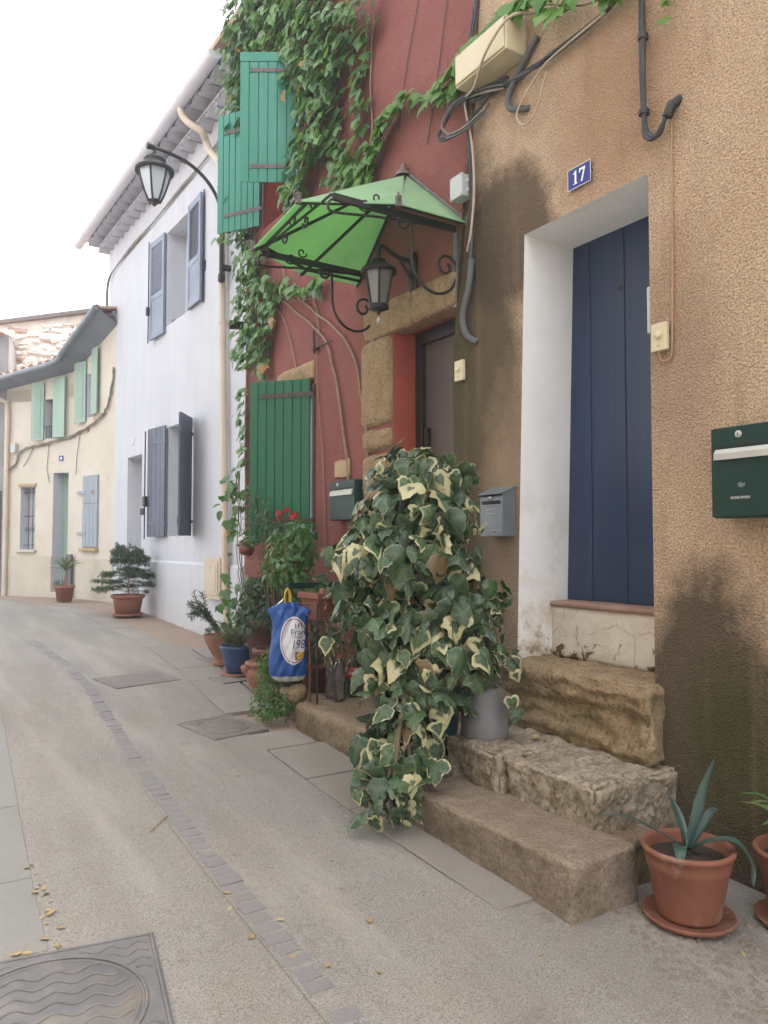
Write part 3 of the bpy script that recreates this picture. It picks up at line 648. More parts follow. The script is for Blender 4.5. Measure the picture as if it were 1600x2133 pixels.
def louvre_shutter(house, hinge, ang, width, z0, z1, mat, label, split=.42):
    mb = MB(); t = .017
    for x in (0, width - .07): mb.box((x, -t, z0), (x + .07, t, z1))
    zs = z0 + (z1 - z0) * split
    for a, b in ((z0, z0 + .09), (zs - .04, zs + .04), (z1 - .09, z1)): mb.box((.0705, -t + .002, a), (width - .0705, t - .002, b))
    s = mb.build('shutter', mat, house, .003); s.location = (hinge[0], hinge[1], 0); s.rotation_euler = (0, 0, R(ang)); tag(s, label)
    sl_ = MB(); z = zs + .06
    while z < z1 - .11:
        sl_.add([(.07, -.014, z), (width-.07, -.014, z), (width-.07, .014, z + .032), (.07, .014, z + .032), (.07, -.014, z+.007), (width-.07, -.014, z+.007), (width-.07, .014, z + .039), (.07, .014, z + .039)], [(0,1,2,3),(7,6,5,4),(0,4,5,1),(2,6,7,3)]); z += .045
    sl_.build('louvre_slats', mat, s)
    for i in range(4):
        pw = (width - .14) / 4; b = MB(); b.box((.07 + i * pw + .002, -.010, z0 + .0905), (.07 + (i + 1) * pw - .002, .010, zs - .0405)); b.build('plank', mat, s, .002)
    b = MB(); b.tube([(width + .012, t + .01, z0 - .04), (width + .012, t + .01, z1 + .03)], .009, 6); b.box((width - .01, t, z0 + .38), (width + .04, t + .04, z0 + .50)); b.build('shutter_bolt', M['iron'], s)
    return s
louvre_shutter(wht, (1.90, .03), 3, .56, 4.50, 5.96, M['blue_shutter_up'], 'far upper louvred shutter')
louvre_shutter(wht, (.91, .03), 178, .52, 4.58, 5.97, M['blue_shutter_up'], 'near upper louvred shutter folded back on the wall')
s1 = plank_shutter(wht, (1.74, .03), 7, .58, 1.58, 3.15, 4, M['blue_shutter'], M['blue_shutter'], 'far lower slate blue shutter', side=1)
b = MB(); b.tube([(.59, .05, 1.55), (.59, .05, 3.12)], .01, 6); b.box((.55, .025, 2.02), (.63, .07, 2.17)); b.box((.61, .03, 1.90), (.72, .06, 2.0)); b.build('shutter_bolt', M['iron'], s1)
plank_shutter(wht, (.75, .03), 143.6, .50, 1.585, 3.12, 4, M['blue_shutter'], M['blue_shutter'], 'near lower slate blue shutter swung right out', side=1)
# cornice of two rows of tiles, gutter, roof
tm = MB(); r = .15; A = []
for q, rr_ in ((0, r), (1, r - .016)):
    for yv in (0.0, .28): A += [(rr_ * math.cos(math.pi * i / 8), yv, rr_ * .78 * math.sin(math.pi * i / 8)) for i in range(9)]
fs = []
for i in range(8):
    fs += [(i, i + 1, 9 + i + 1, 9 + i), (18 + i, 27 + i, 27 + i + 1, 18 + i + 1), (9 + i, 9 + i + 1, 27 + i + 1, 27 + i)]
tm.add(A, fs, 0, False); tme = tm.mesh('cornice_tile', M['tile_pale'])
for row, (o0, z) in enumerate(((-.10, 6.665), (.04, 6.81))):
    s = -1.5 + row * .155
    while s < 5.2:
        t = link('cornice_tile', tme, wht); t.location = (s, o0, z); s += .31
mb = MB(); mb.box((-1.6, -.3, 6.783), (5.25, .16, 6.811)); mb.box((-1.6, -.3, 6.928), (5.25, .305, 6.955)); mb.build('cornice_bed', M['cornice_mortar'], wht)
mb = MB(); prof = [(.085 * math.cos(R(180 + 180 * i / 10)), .085 * math.sin(R(180 + 180 * i / 10))) for i in range(11)]
vs = [(s, .40 + a, 6.95 + b) for s in (-.95, 5.75) for a, b in prof] + [(s, .40 + a * .93, 6.955 + b * .93) for s in (-.95, 5.75) for a, b in prof]
fs = [(i, i + 1, 11 + i + 1, 11 + i) for i in range(10)] + [(22 + i, 33 + i, 33 + i + 1, 22 + i + 1) for i in range(10)]; mb.add(vs, fs, 0, True)
mb.add(vs[:11], [tuple(range(11))]); mb.add(vs[11:22], [tuple(range(11))])
for s in (0.1, 1.3, 2.6, 3.9, 5.0): mb.add([(s + ds, .40 + a * 1.05, 6.95 + b * 1.05) for ds in (0, .05) for a, b in prof], [(i, i + 1, 11 + i + 1, 11 + i) for i in range(10)], 0, True)
mb.build('gutter', M['pale_pvc'], wht)
mb = MB(); mb.tube(smoothline([(.23, .39, 6.88), (.19, .37, 6.75), (.07, .30, 6.61), (.0, .20, 6.53), (.06, .12, 6.46), (.03, .08, 6.33), (-.20, .065, 6.12), (-.30, .065, 5.9)], 5) + [(-.36, .065, 4.6), (-.52, .065, 1.35), (-.60, .065, .3)], .043, 12)
for z, s in ((4.1, -.385), (2.9, -.445), (1.35, -.52), (1.22, -.527)): mb.tube([(s, .065, z - .02), (s, .065, z + .02)], .050, 12)
mb.build('downpipe', M['cream_pipe'], wht)
mb = MB(); mb.quad((-1.7, .42, 6.99), (5.8, .42, 6.99), (5.8, -5, 8.6), (-1.7, -5, 8.6)); mb.quad((-1.7, .42, 7.05), (-1.7, -5, 8.66), (5.8, -5, 8.66), (5.8, .42, 7.05)); mb.quad((-1.7, .42, 6.99), (-1.7, .42, 7.05), (5.8, .42, 7.05), (5.8, .42, 6.99)); mb.build('roof', M['tile'], wht)
mb = MB()
for k in range(3): mb.tube(smoothline([(-.35, .03, 6.42 + k * .02), (.3, .03, 6.37), (1.3, .03, 6.34 + k * .015), (2.4, .03, 6.31), (3.5, .03, 6.29 + k * .02), (4.6, .03, 6.25), (5.0, .035 + k * .012, 6.1), (5.02, .035 + k * .015, 5.5), (4.9, .03 + k * .012, 4.2), (4.85, .03 + k * .01, 3.75)], 4), .011, 6)
tag(mb.build('wall_cables', M['cable_old'], wht), 'grey cable bundle under the cornice')
part_box('number_tile', (3.42, .002, 3.06), (3.54, .012, 3.16), M['grey_reveal'], wht, .003)
# meter box on the white wall
mtr = thing('meter_box', 'beige utility meter box beside the cream downpipe', 'meter box', wht.matrix_basis @ Vector((-.20, 0, .83)), WALL + R(1.8))
part_box('box', (-.24, .03, 0), (.26, .10, .49), M['cream_panel'], mtr, .008); d = part_box('door', (-.20, .10, .05), (.22, .112, .44), M['cream_panel'], mtr, .004)
b = MB(); b.box((-.15, .112, .09), (.17, .117, .40)); b.build('panel', M['cream_panel'], d, .004); b = MB(); b.box((0, .117, .36), (.008, .12, .385)); b.build('keyhole', M['dark_slot'], d)

# ================================================================== BEIGE HOUSE
bei = thing('terraced_house', 'beige cottage with mint green upstairs shutters and a sagging grey gutter', 'house', (0, 0, 0), 0, 'houses along the lane')
def frame(p, a): 
    a = R(a); return Matrix(((-math.sin(a), -math.cos(a), 0, p[0]), (math.cos(a), -math.sin(a), 0, p[1]), (0, 0, 1, 0), (0, 0, 0, 1)))
F1 = frame((2.69, 15.05), 36.5); F2 = frame((3.06, 13.57), 14.0)
L2 = math.hypot(3.06 - 2.69, 15.05 - 13.57)
def xf(mb, Mx): mb.v = [tuple(Mx @ Vector(p)) for p in mb.v]; return mb
def top1(s): return 4.69 - .135 * s
def top2(s): return 5.24 - .36 * s
mb = MB(); wall_grid(mb, [0, 1.72], [.3, 4.2], [(.95, 1.32, 1.365, 2.55, .2), (.15, .52, .3, 2.80, .25), (.52, .75, 3.46, 4.42, .2)], .2)
mb.quad((0, 0, 4.2), (1.72, 0, 4.2), (1.72, 0, top1(1.72)), (0, 0, top1(0))); xf(mb, F1)
m2 = MB(); wall_grid(m2, [-.1, L2], [.3, 4.55], [(.85, 1.08, 3.76, 4.55, .2)], .2); m2.quad((-.1, 0, 4.55), (L2, 0, 4.55), (L2, 0, top2(L2)), (-.1, 0, top2(-.1))); xf(m2, F2)
mb.add(m2.v, m2.f); mb.m[-len(m2.f):] = m2.m; mb.build('wall', [M['beige'], M['white_render']], bei)
mb = MB()
for a, b in ((-.005, .148), (.522, 1.73)): mb.box((a, .002, .3), (b, .022, 1.24))
xf(mb, F1); m2 = MB(); m2.box((-.1, .002, .3), (L2 + .01, .022, 1.21)); xf(m2, F2); mb.add(m2.v, m2.f); mb.build('plinth', M['beige_plinth'], bei, .006)
def bpart(name, Fx, boxes, mat, parent=bei, bevel=.004, label=None):
    b = MB()
    for a, c in boxes: b.box(a, c)
    xf(b, Fx); o = b.build(name, mat, parent, bevel)
    if label: tag(o, label)
    return o
bpart('window', F1, [((.93, -.24, 1.35), (1.34, -.2, 2.57))], M['curtain'])
gm = MB()
for s in (1.0, 1.1, 1.2): gm.tube([(s, -.09, 1.37), (s, -.09, 2.54)], .007, 6); gm.tube(spiral((s + .04, -.09, 1.75), .05, .01, -90, 400, 14), .005, 5)
for z in (1.45, 2.0, 2.45): gm.tube([(.95, -.09, z), (1.32, -.09, z)], .007, 6)
xf(gm, F1); gm.build('window_grille', M['iron'], bei)
bpart('window_sill', F1, [((.90, -.05, 1.31), (1.37, .06, 1.363))], M['beige_plinth'], bevel=.012)
bpart('window_lintel', F1, [((.92, .0, 2.56), (1.37, .03, 2.62))], M['ochre_trim'], bevel=.012)
bpart('door', F1, [((.12, -.3, .3), (.55, -.25, 2.85))], M['mint'])
bpart('door_step', F1, [((.14, -.24, .3), (.53, .05, .58))], M['beige_plinth'], bevel=.015)
bpart('window', F1, [((.50, -.24, 3.44), (.77, -.2, 4.44))], M['inside']); bpart('curtain', F1, [((.53, -.199, 3.5), (.585, -.19, 4.4)), ((.60, -.199, 3.5), (.63, -.19, 4.4))], M['curtain'])
gr_ = MB(); gr_.tube([(.52, .01, 3.68), (.75, .01, 3.68)], .007, 6); [gr_.tube([(s, .01, 3.46), (s, .01, 3.68)], .005, 5) for s in (.57, .63, .69)]; xf(gr_, F1); gr_.build('window_rail', M['iron'], bei)
def bshut(Fx, s0, s1, z0, z1, mat, tilt, label, hinge):
    b = MB(); wd = abs(s1 - s0); b.box((0, -.012, z0), (wd, .012, z1)); 
    for q in ((.05, .03 + .55 * (z1 - z0)), (.58 * (z1 - z0), (z1 - z0) - .06)):
        b.box((.05, .012, z0 + q[0]), (wd - .05, .018, z0 + q[1]))
    o = b.build('shutter', mat, bei, .004); o.matrix_basis = Fx @ Matrix.Translation((hinge, .03, 0)) @ Matrix.Rotation(R(tilt), 4, 'Z'); tag(o, label)
    sl = MB(); z = z0 + .1
    while z < z1 - .1: sl.box((.06, .018, z), (wd - .06, .026, z + .022)); z += .04
    sl.build('louvre_slats', mat, o); return o
bshut(F1, .76, 1.0, 3.43, 4.51, M['mint'], 20, 'far mint shutter of the square upstairs window', .75)
bshut(F1, .20, .52, 3.46, 4.60, M['mint'], 172, 'near mint shutter of the square upstairs window', .52)
bshut(F2, 1.08, 1.40, 3.68, 4.80, M['mint'], 12, 'far mint shutter next to the white house', 1.08)
bshut(F2, .55, .85, 3.78, 4.97, M['mint'], 172, 'near mint shutter next to the white house', .85)
bpart('window', F2, [((.83, -.24, 3.74), (1.10, -.2, 4.57))], M['pane'])
gs = bpart('shutter', F2, [((.56, .002, 1.41), (1.14, .02, 2.70))], M['grey_shutter'], label='closed weathered grey shutter on the ground floor')
for i in range(4): bpart('plank', F2, [((.565 + i * .144, .02, 1.42), (.565 + i * .144 + .138, .034, 2.15)), ((.565 + i * .144, .02, 2.20), (.565 + i * .144 + .138, .034, 2.69))], M['grey_shutter'], gs)
for z in (1.66, 2.40): bpart('hinge_strap', F2, [((1.0, .034, z - .03), (1.34, .042, z + .03))], M['grey_shutter'], gs, .002)
bpart('window_sill', F2, [((.54, .0, 1.34), (1.18, .08, 1.40))], M['ochre_trim'], bevel=.012)
bpart('number_plate', F1, [((.28, .003, 3.02), (.38, .012, 3.12))], M['enamel_blue']); bpart('number_plate_field', F1, [((.31, .012, 3.045), (.35, .0135, 3.095))], M['enamel_white'])
gm = MB()
for k in range(4): 
    gm.tube([(.86 - k * .045, .004, 3.39), (.875 - k * .045, .004, 3.31)], .006, 5)
xf(gm, F1); m2 = MB(); m2.tube(spiral((.72, .004, 3.70), .08, .02, 0, 420, 14), .006, 5); m2.tube([(1.0, .004, 3.60), (1.02, .004, 3.48)], .007, 5); m2.tube([(.95, .004, 3.62), (.97, .004, 3.50)], .007, 5)
m2.tube(spiral((.72, .036, 2.38), .05, .02, 0, 360, 12), .008, 5); xf(m2, F2); gm.add(m2.v, m2.f); gm.build('spray_marks', M['graffiti'], bei)
# cables sagging over the beige front, grey box
gm = MB()
P1 = [F2 @ Vector(p) for p in ((.0, .03, 4.5), (.14, .035, 4.0), (.32, .04, 3.77), (.9, .045, 3.58), (1.5, .04, 3.49))] + [F1 @ Vector(p) for p in ((.09, .04, 3.46), (.66, .04, 3.36), (1.14, .04, 3.29), (1.34, .04, 3.2), (1.42, .04, 3.0), (1.6, .05, 2.9))]
for k in range(4): gm.tube([p + Vector((random.uniform(-.015,.015), random.uniform(-.015,.015), random.uniform(-.02,.02))) for p in smoothline(P1, 6)], .013, 6)
for a, b in (((1.0, .02, 3.3), (1.25, .02, 2.95)), ((.62, .02, 3.36), (.6, .02, 2.62))): gm.tube([F1 @ Vector(a), F1 @ ((Vector(a) + Vector(b)) / 2 + Vector((.05, 0, -.1))), F1 @ Vector(b)], .007, 5)
gm.tube([F2 @ Vector((1.3, .02, 3.5)), F2 @ Vector((1.42, .02, 3.1)), F2 @ Vector((1.45, .02, 2.75))], .007, 5)
tag(gm.build('wall_cables', M['cable_old'], bei), 'sagging bundle of old cables')
bpart('cable_box', F1, [((1.40, .002, 3.22), (1.52, .08, 3.40))], M['grey_box'])
# soffit, gutter, tiles, downpipe
eave = [(F1 @ Vector((s, 0, top1(s))), F1 @ Vector((s, .40, top1(s) + .10))) for s in (2.6, 1.72, 1.2, .7, .3)] + [(F2 @ Vector((L2, 0, top2(L2))), (F1 @ Vector((0, .40, top1(0) + .14)) + F2 @ Vector((L2, .40, top2(L2) + .14))) / 2)] + [(F2 @ Vector((s, 0, top2(s))), F2 @ Vector((s, .40, top2(s) + .12 + .06 * (1.5 - s)))) for s in (1.25, .95, .65, .3, -.05)]
mb = MB()
for (a, b), (c, d) in zip(eave, eave[1:]): mb.quad(a, c, d, b); mb.quad(a + Vector((0,0,.03)), b + Vector((0,0,.03)), d + Vector((0,0,.03)), c + Vector((0,0,.03)))
mb.build('soffit', M['soffit'], bei)
mb = MB(); mb.tube(smoothline([b + Vector((0, 0, -.01)) for a, b in eave], 4), .052, 10); mb.build('gutter', M['zinc'], bei)
tl = MB(); A = [(.075 * math.cos(math.pi * i / 6), y_, .06 * math.sin(math.pi * i / 6)) for y_ in (0, 1.0) for i in range(7)]
tl.add(A, [(i, i + 1, 7 + i + 1, 7 + i) for i in range(6)] + [tuple(range(7))], 0, True); tlm = tl.mesh('roof_tile', M['tile'])
line = smoothline([b for a, b in eave], 8); acc = 0; last = line[0]
for p in line[1:]:
    acc += (p - last).length
    if acc > .17:
        acc = 0; d = (p - last).normalized(); t = link('roof_tile', tlm, bei); inw = Vector((d.y, -d.x, 0)).normalized()
        if inw.dot(Vector((1, 1, 0))) < 0: inw = -inw
        t.matrix_basis = Matrix.Translation(p + Vector((0, 0, .03))) @ Vector((0, 1, 0)).rotation_difference(inw).to_matrix().to_4x4() @ Matrix.Rotation(R(10), 4, 'X')
    last = p
mb = MB()
back = Vector((1.1, 1.3, .28))
for (a, b), (c, d) in zip(eave, eave[1:]): mb.quad(b + Vector((0, 0, .05)), d + Vector((0, 0, .05)), d + back + Vector((0,0,.0)), b + back)
mb.build('roof', M['tile'], bei)
mb = MB(); mb.tube([F1 @ Vector(p) for p in ((1.85, .34, 4.35), (1.72, .25, 4.26), (1.64, .07, 4.2), (1.63, .06, 3.9), (1.63, .06, .45))], .045, 10)
for z in (2.9, 1.9): mb.tube([F1 @ Vector((1.63, .06, z - .02)), F1 @ Vector((1.63, .06, z + .02))], .053, 10)
mb.build('downpipe', M['cream_pipe'], bei)
# grey neighbour at the bend
gry = thing('terraced_house', 'dull grey house front beyond the cream downpipe at the bend', 'house', (0, 0, 0), 0, 'houses along the lane')
mb = MB(); mb.prism([(1.74, -.04), (6, -.04), (6, -3), (4.4, -3)], .2, 5.55, Matrix.Identity(4)); xf(mb, F1); mb.build('wall', M['grey_render'], gry)
mb = MB(); mb.box((1.85, -.05, .4), (2.6, -.03, 2.5)); xf(mb, F1); mb.build('door', M['dark_frame'], gry)
mb = MB(); mb.quad((1.74, .15, 5.56), (6.2, .15, 5.56), (6.2, -3, 6.4), (4.5, -3, 6.4)); xf(mb, F1); mb.build('roof', M['tile'], gry)
# rubble gable behind
rub = thing('stone_house', 'tall house with a bare pale rubble gable rising behind the beige cottage', 'house', (0, 0, 0), 0)
F3 = frame((3.95, 16.9), 60)
mb = MB(); mb.add([(-1.2, 0, .3), (4.2, 0, .3), (4.2, 0, 5.95), (-1.2, 0, 6.72), (-1.2, -4, .3), (4.2, -4, .3), (4.2, -4, 5.95), (-1.2, -4, 6.72)], [(0,1,2,3),(1,5,6,2),(0,3,7,4),(4,7,6,5)]); xf(mb, F3); mb.build('gable_wall', M['rubble_joint'], rub)
mb = MB(); mb.add([(-1.4, .12, 6.73), (4.4, .12, 5.91), (4.4, -4.2, 5.95), (-1.4, -4.2, 6.77), (-1.4, .12, 6.81), (4.4, .12, 5.99), (4.4, -4.2, 6.03), (-1.4, -4.2, 6.85)], [(0,1,2,3),(4,7,6,5),(0,4,5,1)]); xf(mb, F3); mb.build('roof', M['lead'], rub)
sms = []
for k in range(6):
    mb = MB(); rstone(mb, (0, 0, 0), (.17 + .03 * (k % 3), .03, .07 + .02 * (k // 3)), .012, 8, .03, 60 + k, 7); sms.append(mb.mesh('stone', M['rubble'] if k != 2 else M['rubble_red']))
z = 4.8; row = 0
while z < 6.55:
    s = -1.0 + random.uniform(0, .2)
    while s < 3.4:
        if z < 6.6 - .145 * (s + 1.2):
            o = link('stone', random.choice(sms), rub); o.matrix_basis = F3 @ Matrix.Translation((s, .005, z + random.uniform(-.04, .04))) @ Matrix.Rotation(random.uniform(-.3, .3), 4, 'Y'); k = random.uniform(.45, .95); o.scale = (k, 1, k * random.uniform(.7, 1.1))
        s += random.uniform(.2, .34)
    z += .125

# unseen house opposite, added to block part of the sky over the lane
opp = thing('terraced_house', 'unseen plain buff house across the lane, added to block sky light', 'house', (-1.55, 0, 0), R(-90))
mb = MB(); wall_grid(mb, [-8.5, 3.0], [-.5, 6.3], [(-5.2, -4.3, .2, 2.4, .2), (-2.2, -1.3, 1.2, 2.6, .2), (1.0, 1.9, .0, 2.2, .2), (-5.1, -4.3, 3.8, 5.0, .2), (-2.2, -1.4, 3.8, 5.0, .2), (1.1, 1.9, 3.8, 5.0, .2)], .2); mb.build('wall', [M['beige'], M['beige_plinth']], opp)
mb = MB(); mb.box((-8.5, -5, -.5), (3, -.25, 6.25)); mb.build('house_body', M['beige'], opp)
mb = MB(); mb.quad((-8.7, .3, 6.3), (3.2, .3, 6.3), (3.2, -5.2, 7.9), (-8.7, -5.2, 7.9)); mb.build('roof', M['tile'], opp)
for a, b, c_, d_ in ((-5.2, -4.3, .2, 2.4), (-2.2, -1.3, 1.2, 2.6), (1.0, 1.9, .0, 2.2), (-5.1, -4.3, 3.8, 5.0), (-2.2, -1.4, 3.8, 5.0), (1.1, 1.9, 3.8, 5.0)): part_box('shutter', (a, -.2, c_), (b, -.15, d_), M['grey_shutter'], opp)
# ================================================================== OBJECTS ON THE WALLS
def at(X, s, z, out=0): return (X - out, s, z)
def text_me(body, size, mat, name, extrude=0.0, shear=0.0, sx=1.0):
    cu = bpy.data.curves.new('lettering', 'FONT'); cu.body = body; cu.size = size; cu.align_x = 'CENTER'; cu.align_y = 'CENTER'; cu.extrude = extrude; cu.shear = shear
    o = bpy.data.objects.new('lettering', cu); C.objects.link(o); bpy.context.view_layer.update()
    me = bpy.data.meshes.new_from_object(o.evaluated_get(bpy.context.evaluated_depsgraph_get())); bpy.data.objects.remove(o); bpy.data.curves.remove(cu)
    for v in me.vertices: v.co.x *= sx
    me.materials.clear(); me.materials.append(mat); me.name = name; return me
FACE = Matrix(((-1, 0, 0, 0), (0, 0, 1, 0), (0, 1, 0, 0), (0, 0, 0, 1)))    # text x -> towards the viewer along the wall, text y -> up, text z -> out

# number plate 17
t = thing('number_plate', 'blue enamel house number plate reading 17 above the doorway', 'number plate', at(3.0, 2.82, 3.43), WALL)
part_box('plate', (-.081, .012, -.056), (.081, .018, .058), M['enamel_blue'], t, .002)
mb = MB()
for a, b in (((-.081,.018,-.056),(.081,.0188,-.053)), ((-.081,.018,.055),(.081,.0188,.058)), ((-.081,.018,-.053),(-.078,.0188,.055)), ((.078,.018,-.053),(.081,.0188,.055))): mb.box(a, b)
mb.build('border', M['enamel_white'], t)
mb = MB(); Mx = FACE @ Matrix.Translation((0, 0, .0181))
mb.prism([(-.041,-.034),(-.011,-.034),(-.011,-.029),(-.019,-.028),(-.019,.038),(-.024,.038),(-.041,.025),(-.039,.021),(-.031,.026),(-.031,-.028),(-.041,-.029)], 0, .0012, Mx)
mb.prism([(.002,.038),(.043,.038),(.043,.033),(.024,-.034),(.012,-.034),(.032,.027),(.010,.027),(.006,.016),(.002,.016)], 0, .0012, Mx); mb.build('numerals', M['enamel_white'], t)
mb = MB()
for s, z in ((-.07, -.045), (.07, .047), (-.07, .047), (.07, -.045)): mb.lathe([(0, .003), (.004, .002), (.005, 0)], 8, M=Matrix.Translation((s, .018, z)) @ Matrix.Rotation(R(-90), 4, 'X'))
mb.build('screw', M['rust'], t)
# doorbells
def bell(X, s, z, label):
    t = thing('doorbell', label, 'doorbell', at(X, s, z), WALL, 'doorbell buttons')
    part_box('housing', (-.043, .005, -.066), (.043, .032, .066), M['cream_box'], t, .006)
    mb = MB(); mb.lathe([(0, .010), (.017, .0095), (.019, .007), (.0195, 0)], 20, M=Matrix.Translation((0, .032, .008)) @ Matrix.Rotation(R(-90), 4, 'X')); mb.build('button', M['cream_box'], t)
    part_box('name_window', (-.008, .032, -.048), (.008, .033, -.036), M['cable_cream'], t, 0)
bell(3.0, 2.325, 2.458, 'cream doorbell at the right edge of the blue door recess'); bell(3.0, 3.845, 2.59, 'cream doorbell beside the red house doorway')
# big green letterbox
def letterbox_green(X, s0, s1, z0, z1, dep, label, names=False):
    t = thing('letterbox', label, 'letterbox', at(X, (s0 + s1) / 2, z0), WALL); w_ = (s1 - s0) / 2; h = z1 - z0
    part_box('casing', (-w_, .012, 0), (w_, dep, h), M['lb_green'], t, .012); part_box('back_bracket', (-w_ * .6, 0, .02), (w_ * .6, .013, h - .02), M['dark_slot'], t, 0)
    part_box('front_plate', (-w_ + .003, dep, .004), (w_ - .003, dep + .006, h - .004), M['lb_green'], t, .006)
    y = dep + .006; zs = h * .70
    fl = MB(); Mx = Matrix.Translation((0, y, zs)); fl.add([(-w_ * .88, y - .001, zs - .012), (w_ * .88, y - .001, zs - .012), (w_ * .88, y + .014, zs - .024), (-w_ * .88, y + .014, zs - .024), (-w_ * .88, y - .001, zs + .022), (w_ * .88, y - .001, zs + .022), (w_ * .88, y + .014, zs + .002), (-w_ * .88, y + .014, zs + .002)], [(0,3,2,1),(4,5,6,7),(0,1,5,4),(1,2,6,5),(2,3,7,6),(3,0,4,7)])
    fl.build('slot_flap', M['alu'], t); part_box('slot', (-w_ * .9, y - .001, zs + .022), (w_ * .9, y + .001, zs + .034), M['dark_slot'], t, 0)
    mb = MB(); mb.lathe([(0, .006), (.012, .006), (.015, .003), (.015, 0)], 18, M=Matrix.Translation((w_ * .34, y, h * .90)) @ Matrix.Rotation(R(-90), 4, 'X')); lk = mb.build('lock', M['alu'], t)
    mb = MB(); mb.box((w_ * .34 - .0015, y + .006, h * .90 - .006), (w_ * .34 + .0015, y + .0072, h * .90 + .006)); mb.build('keyhole', M['dark_slot'], lk)
    return t, w_, h, y
t, w_, h, y = letterbox_green(3.0, 1.60, 1.99, 1.60, 1.977, .13, 'large dark green letterbox at the right of the ochre wall')
part_box('name_holder', (.02, y, h * .20), (.105, y + .002, h * .235), M['conduit'], t, 0); mb = MB(); mb.box((.035, y, h * .255), (.09, y + .002, h * .26)); mb.box((.035, y, h * .17), (.09, y + .002, h * .175)); mb.build('holder_slots', M['dark_slot'], t)
nm = link('name_strip', text_me('RACINE  PATRICK', .0105, M['enamel_white'], 'name_strip'), t); nm.matrix_basis = Matrix.Translation((.062, y + .0025, h * .217)) @ FACE
mb = MB()
for i, (a, b, c, d) in enumerate(((.070, .33, .058, .385), (.060, .325, .052, .37), (.050, .335, .043, .375))): mb.quad((a, y + .0008, h * b), (c, y + .0008, h * b), (c - .002, y + .0008, h * d), (a + .003, y + .0008, h * (d - .012)))
tag(mb.build('paint_scuff', M['lb_grey'], t), 'worn pale scuff')
# letterbox of the red house and little wooden plaque
letterbox_green(3.03, 5.10, 5.51, 1.675, 1.99, .09, 'dark green letterbox half hidden by ivy on the red wall')
t = thing('wall_plaque', 'small weathered slatted wood plaque on the red wall', 'plaque', at(3.03, 5.445, 2.10), WALL)
for i in range(6): part_box('slat', (-.12 + i * .04 + .001, .004, -.068 + random.uniform(-.006, .006)), (-.12 + (i + 1) * .04 - .001, .018 + random.uniform(0, .006), .068 + random.uniform(-.006, .006)), M['ochre_trim'], t, .002)
# grey steel letterbox
t = thing('letterbox', 'grey steel letterbox with a sloping lid next to the white doorway', 'letterbox', at(3.0, 3.45, 1.535), WALL)
mb = MB(); prof = [(.004, 0), (.10, 0), (.10, .245), (.004, .285)]
mb.add([(x, y_, z_) for x in (-.1, .1) for y_, z_ in prof], [(0,1,2,3),(7,6,5,4),(0,4,5,1),(1,5,6,2),(2,6,7,3),(3,7,4,0)]); mb.build('casing', M['lb_grey'], t, .003)
mb = MB(); mb.add([(x, y_, z_) for x in (-.106, .106) for y_, z_ in ((.0, .287), (.112, .243), (.112, .248), (.0, .293), (.112, .234), (.1085, .234))], [(0,6,7,1),(3,2,8,9),(0,1,2,3),(6,9,8,7),(1,7,10,4),(2,4,10,8)]); mb.build('lid', M['lb_grey'], t)
part_box('slot', (-.083, .0995, .185), (.083, .1012, .207), M['dark_slot'], t, 0); part_box('slot_lip', (-.083, .1, .181), (.083, .104, .1845), M['alu'], t, .001)
mb = MB(); [mb.box(a, b) for a, b in (((-.03, .1, .132), (.035, .102, .135)), ((-.03, .1, .158), (.035, .102, .160)), ((.0355, .1, .132), (.038, .102, .160)))]; mb.build('name_frame', M['alu'], t)
mb = MB(); mb.lathe([(0, .014), (.009, .012), (.012, .004), (.013, 0)], 14, M=Matrix.Translation((.0, .1, .223)) @ Matrix.Rotation(R(-90), 4, 'X')); mb.build('lock', M['alu'], t)
for x in (-.075, -.04, -.005, .075):
    mb = MB(); mb.lathe([(.006, .0002), (.010, .0018), (.0125, .0005)], 12, M=Matrix.Translation((x, .1, .025)) @ Matrix.Rotation(R(-90), 4, 'X')); hl = mb.build('hole', M['alu'], t)
    mb = MB(); mb.lathe([(0, .0008), (.007, .0008)], 12, M=Matrix.Translation((x, .1, .025)) @ Matrix.Rotation(R(-90), 4, 'X')); mb.build('hole_dark', M['dark_slot'], hl)
# cream cable box, cables
t = thing('junction_box', 'large cream cable box high on the ochre wall among creeper leaves', 'junction box', at(3.0, 3.46, 4.30), WALL)
part_box('casing', (-.235, .004, 0), (.235, .16, .20), M['cream_box'], t, .007); part_box('lid', (-.225, .16, .01), (.225, .172, .19), M['cream_box'], t, .006)
t = thing('junction_box', 'small pale grey junction box at the seam of red and ochre walls', 'junction box', at(3.0, 3.79, 3.74), WALL)
part_box('casing', (-.06, .0, -.07), (.06, .075, .07), M['grey_box'], t, .004); part_box('lid', (-.062, .075, -.072), (.062, .088, .072), M['grey_box'], t, .003)
mb = MB(); [mb.lathe([(0, .012), (.014, .011), (.017, 0)], 12, M=Matrix.Translation((-.06, .035, z)) @ Matrix.Rotation(R(-90), 4, 'Y')) for z in (-.03, .03)]; mb.build('grommet', M['grey_box'], t)
mb = MB(); [mb.lathe([(0, .001), (.004, .001)], 8, M=Matrix.Translation((x, .088, z)) @ Matrix.Rotation(R(-90), 4, 'X')) for x in (-.05, .05) for z in (-.06, .06)]; mb.build('screw', M['dark_slot'], t)
def cable(name, label, pts, r, mat, X=3.0, k=6, n=6, cat='cable', group=None):
    o0 = Vector(at(X, pts[0][0], pts[0][2])); t = MB(); P = smoothline([Vector(at(X, s, z, o)) - o0 for s, o, z in pts], k); t.tube(P, r, n)
    o = t.build(name, mat); o.location = o0; return tag(o, label, cat, group)
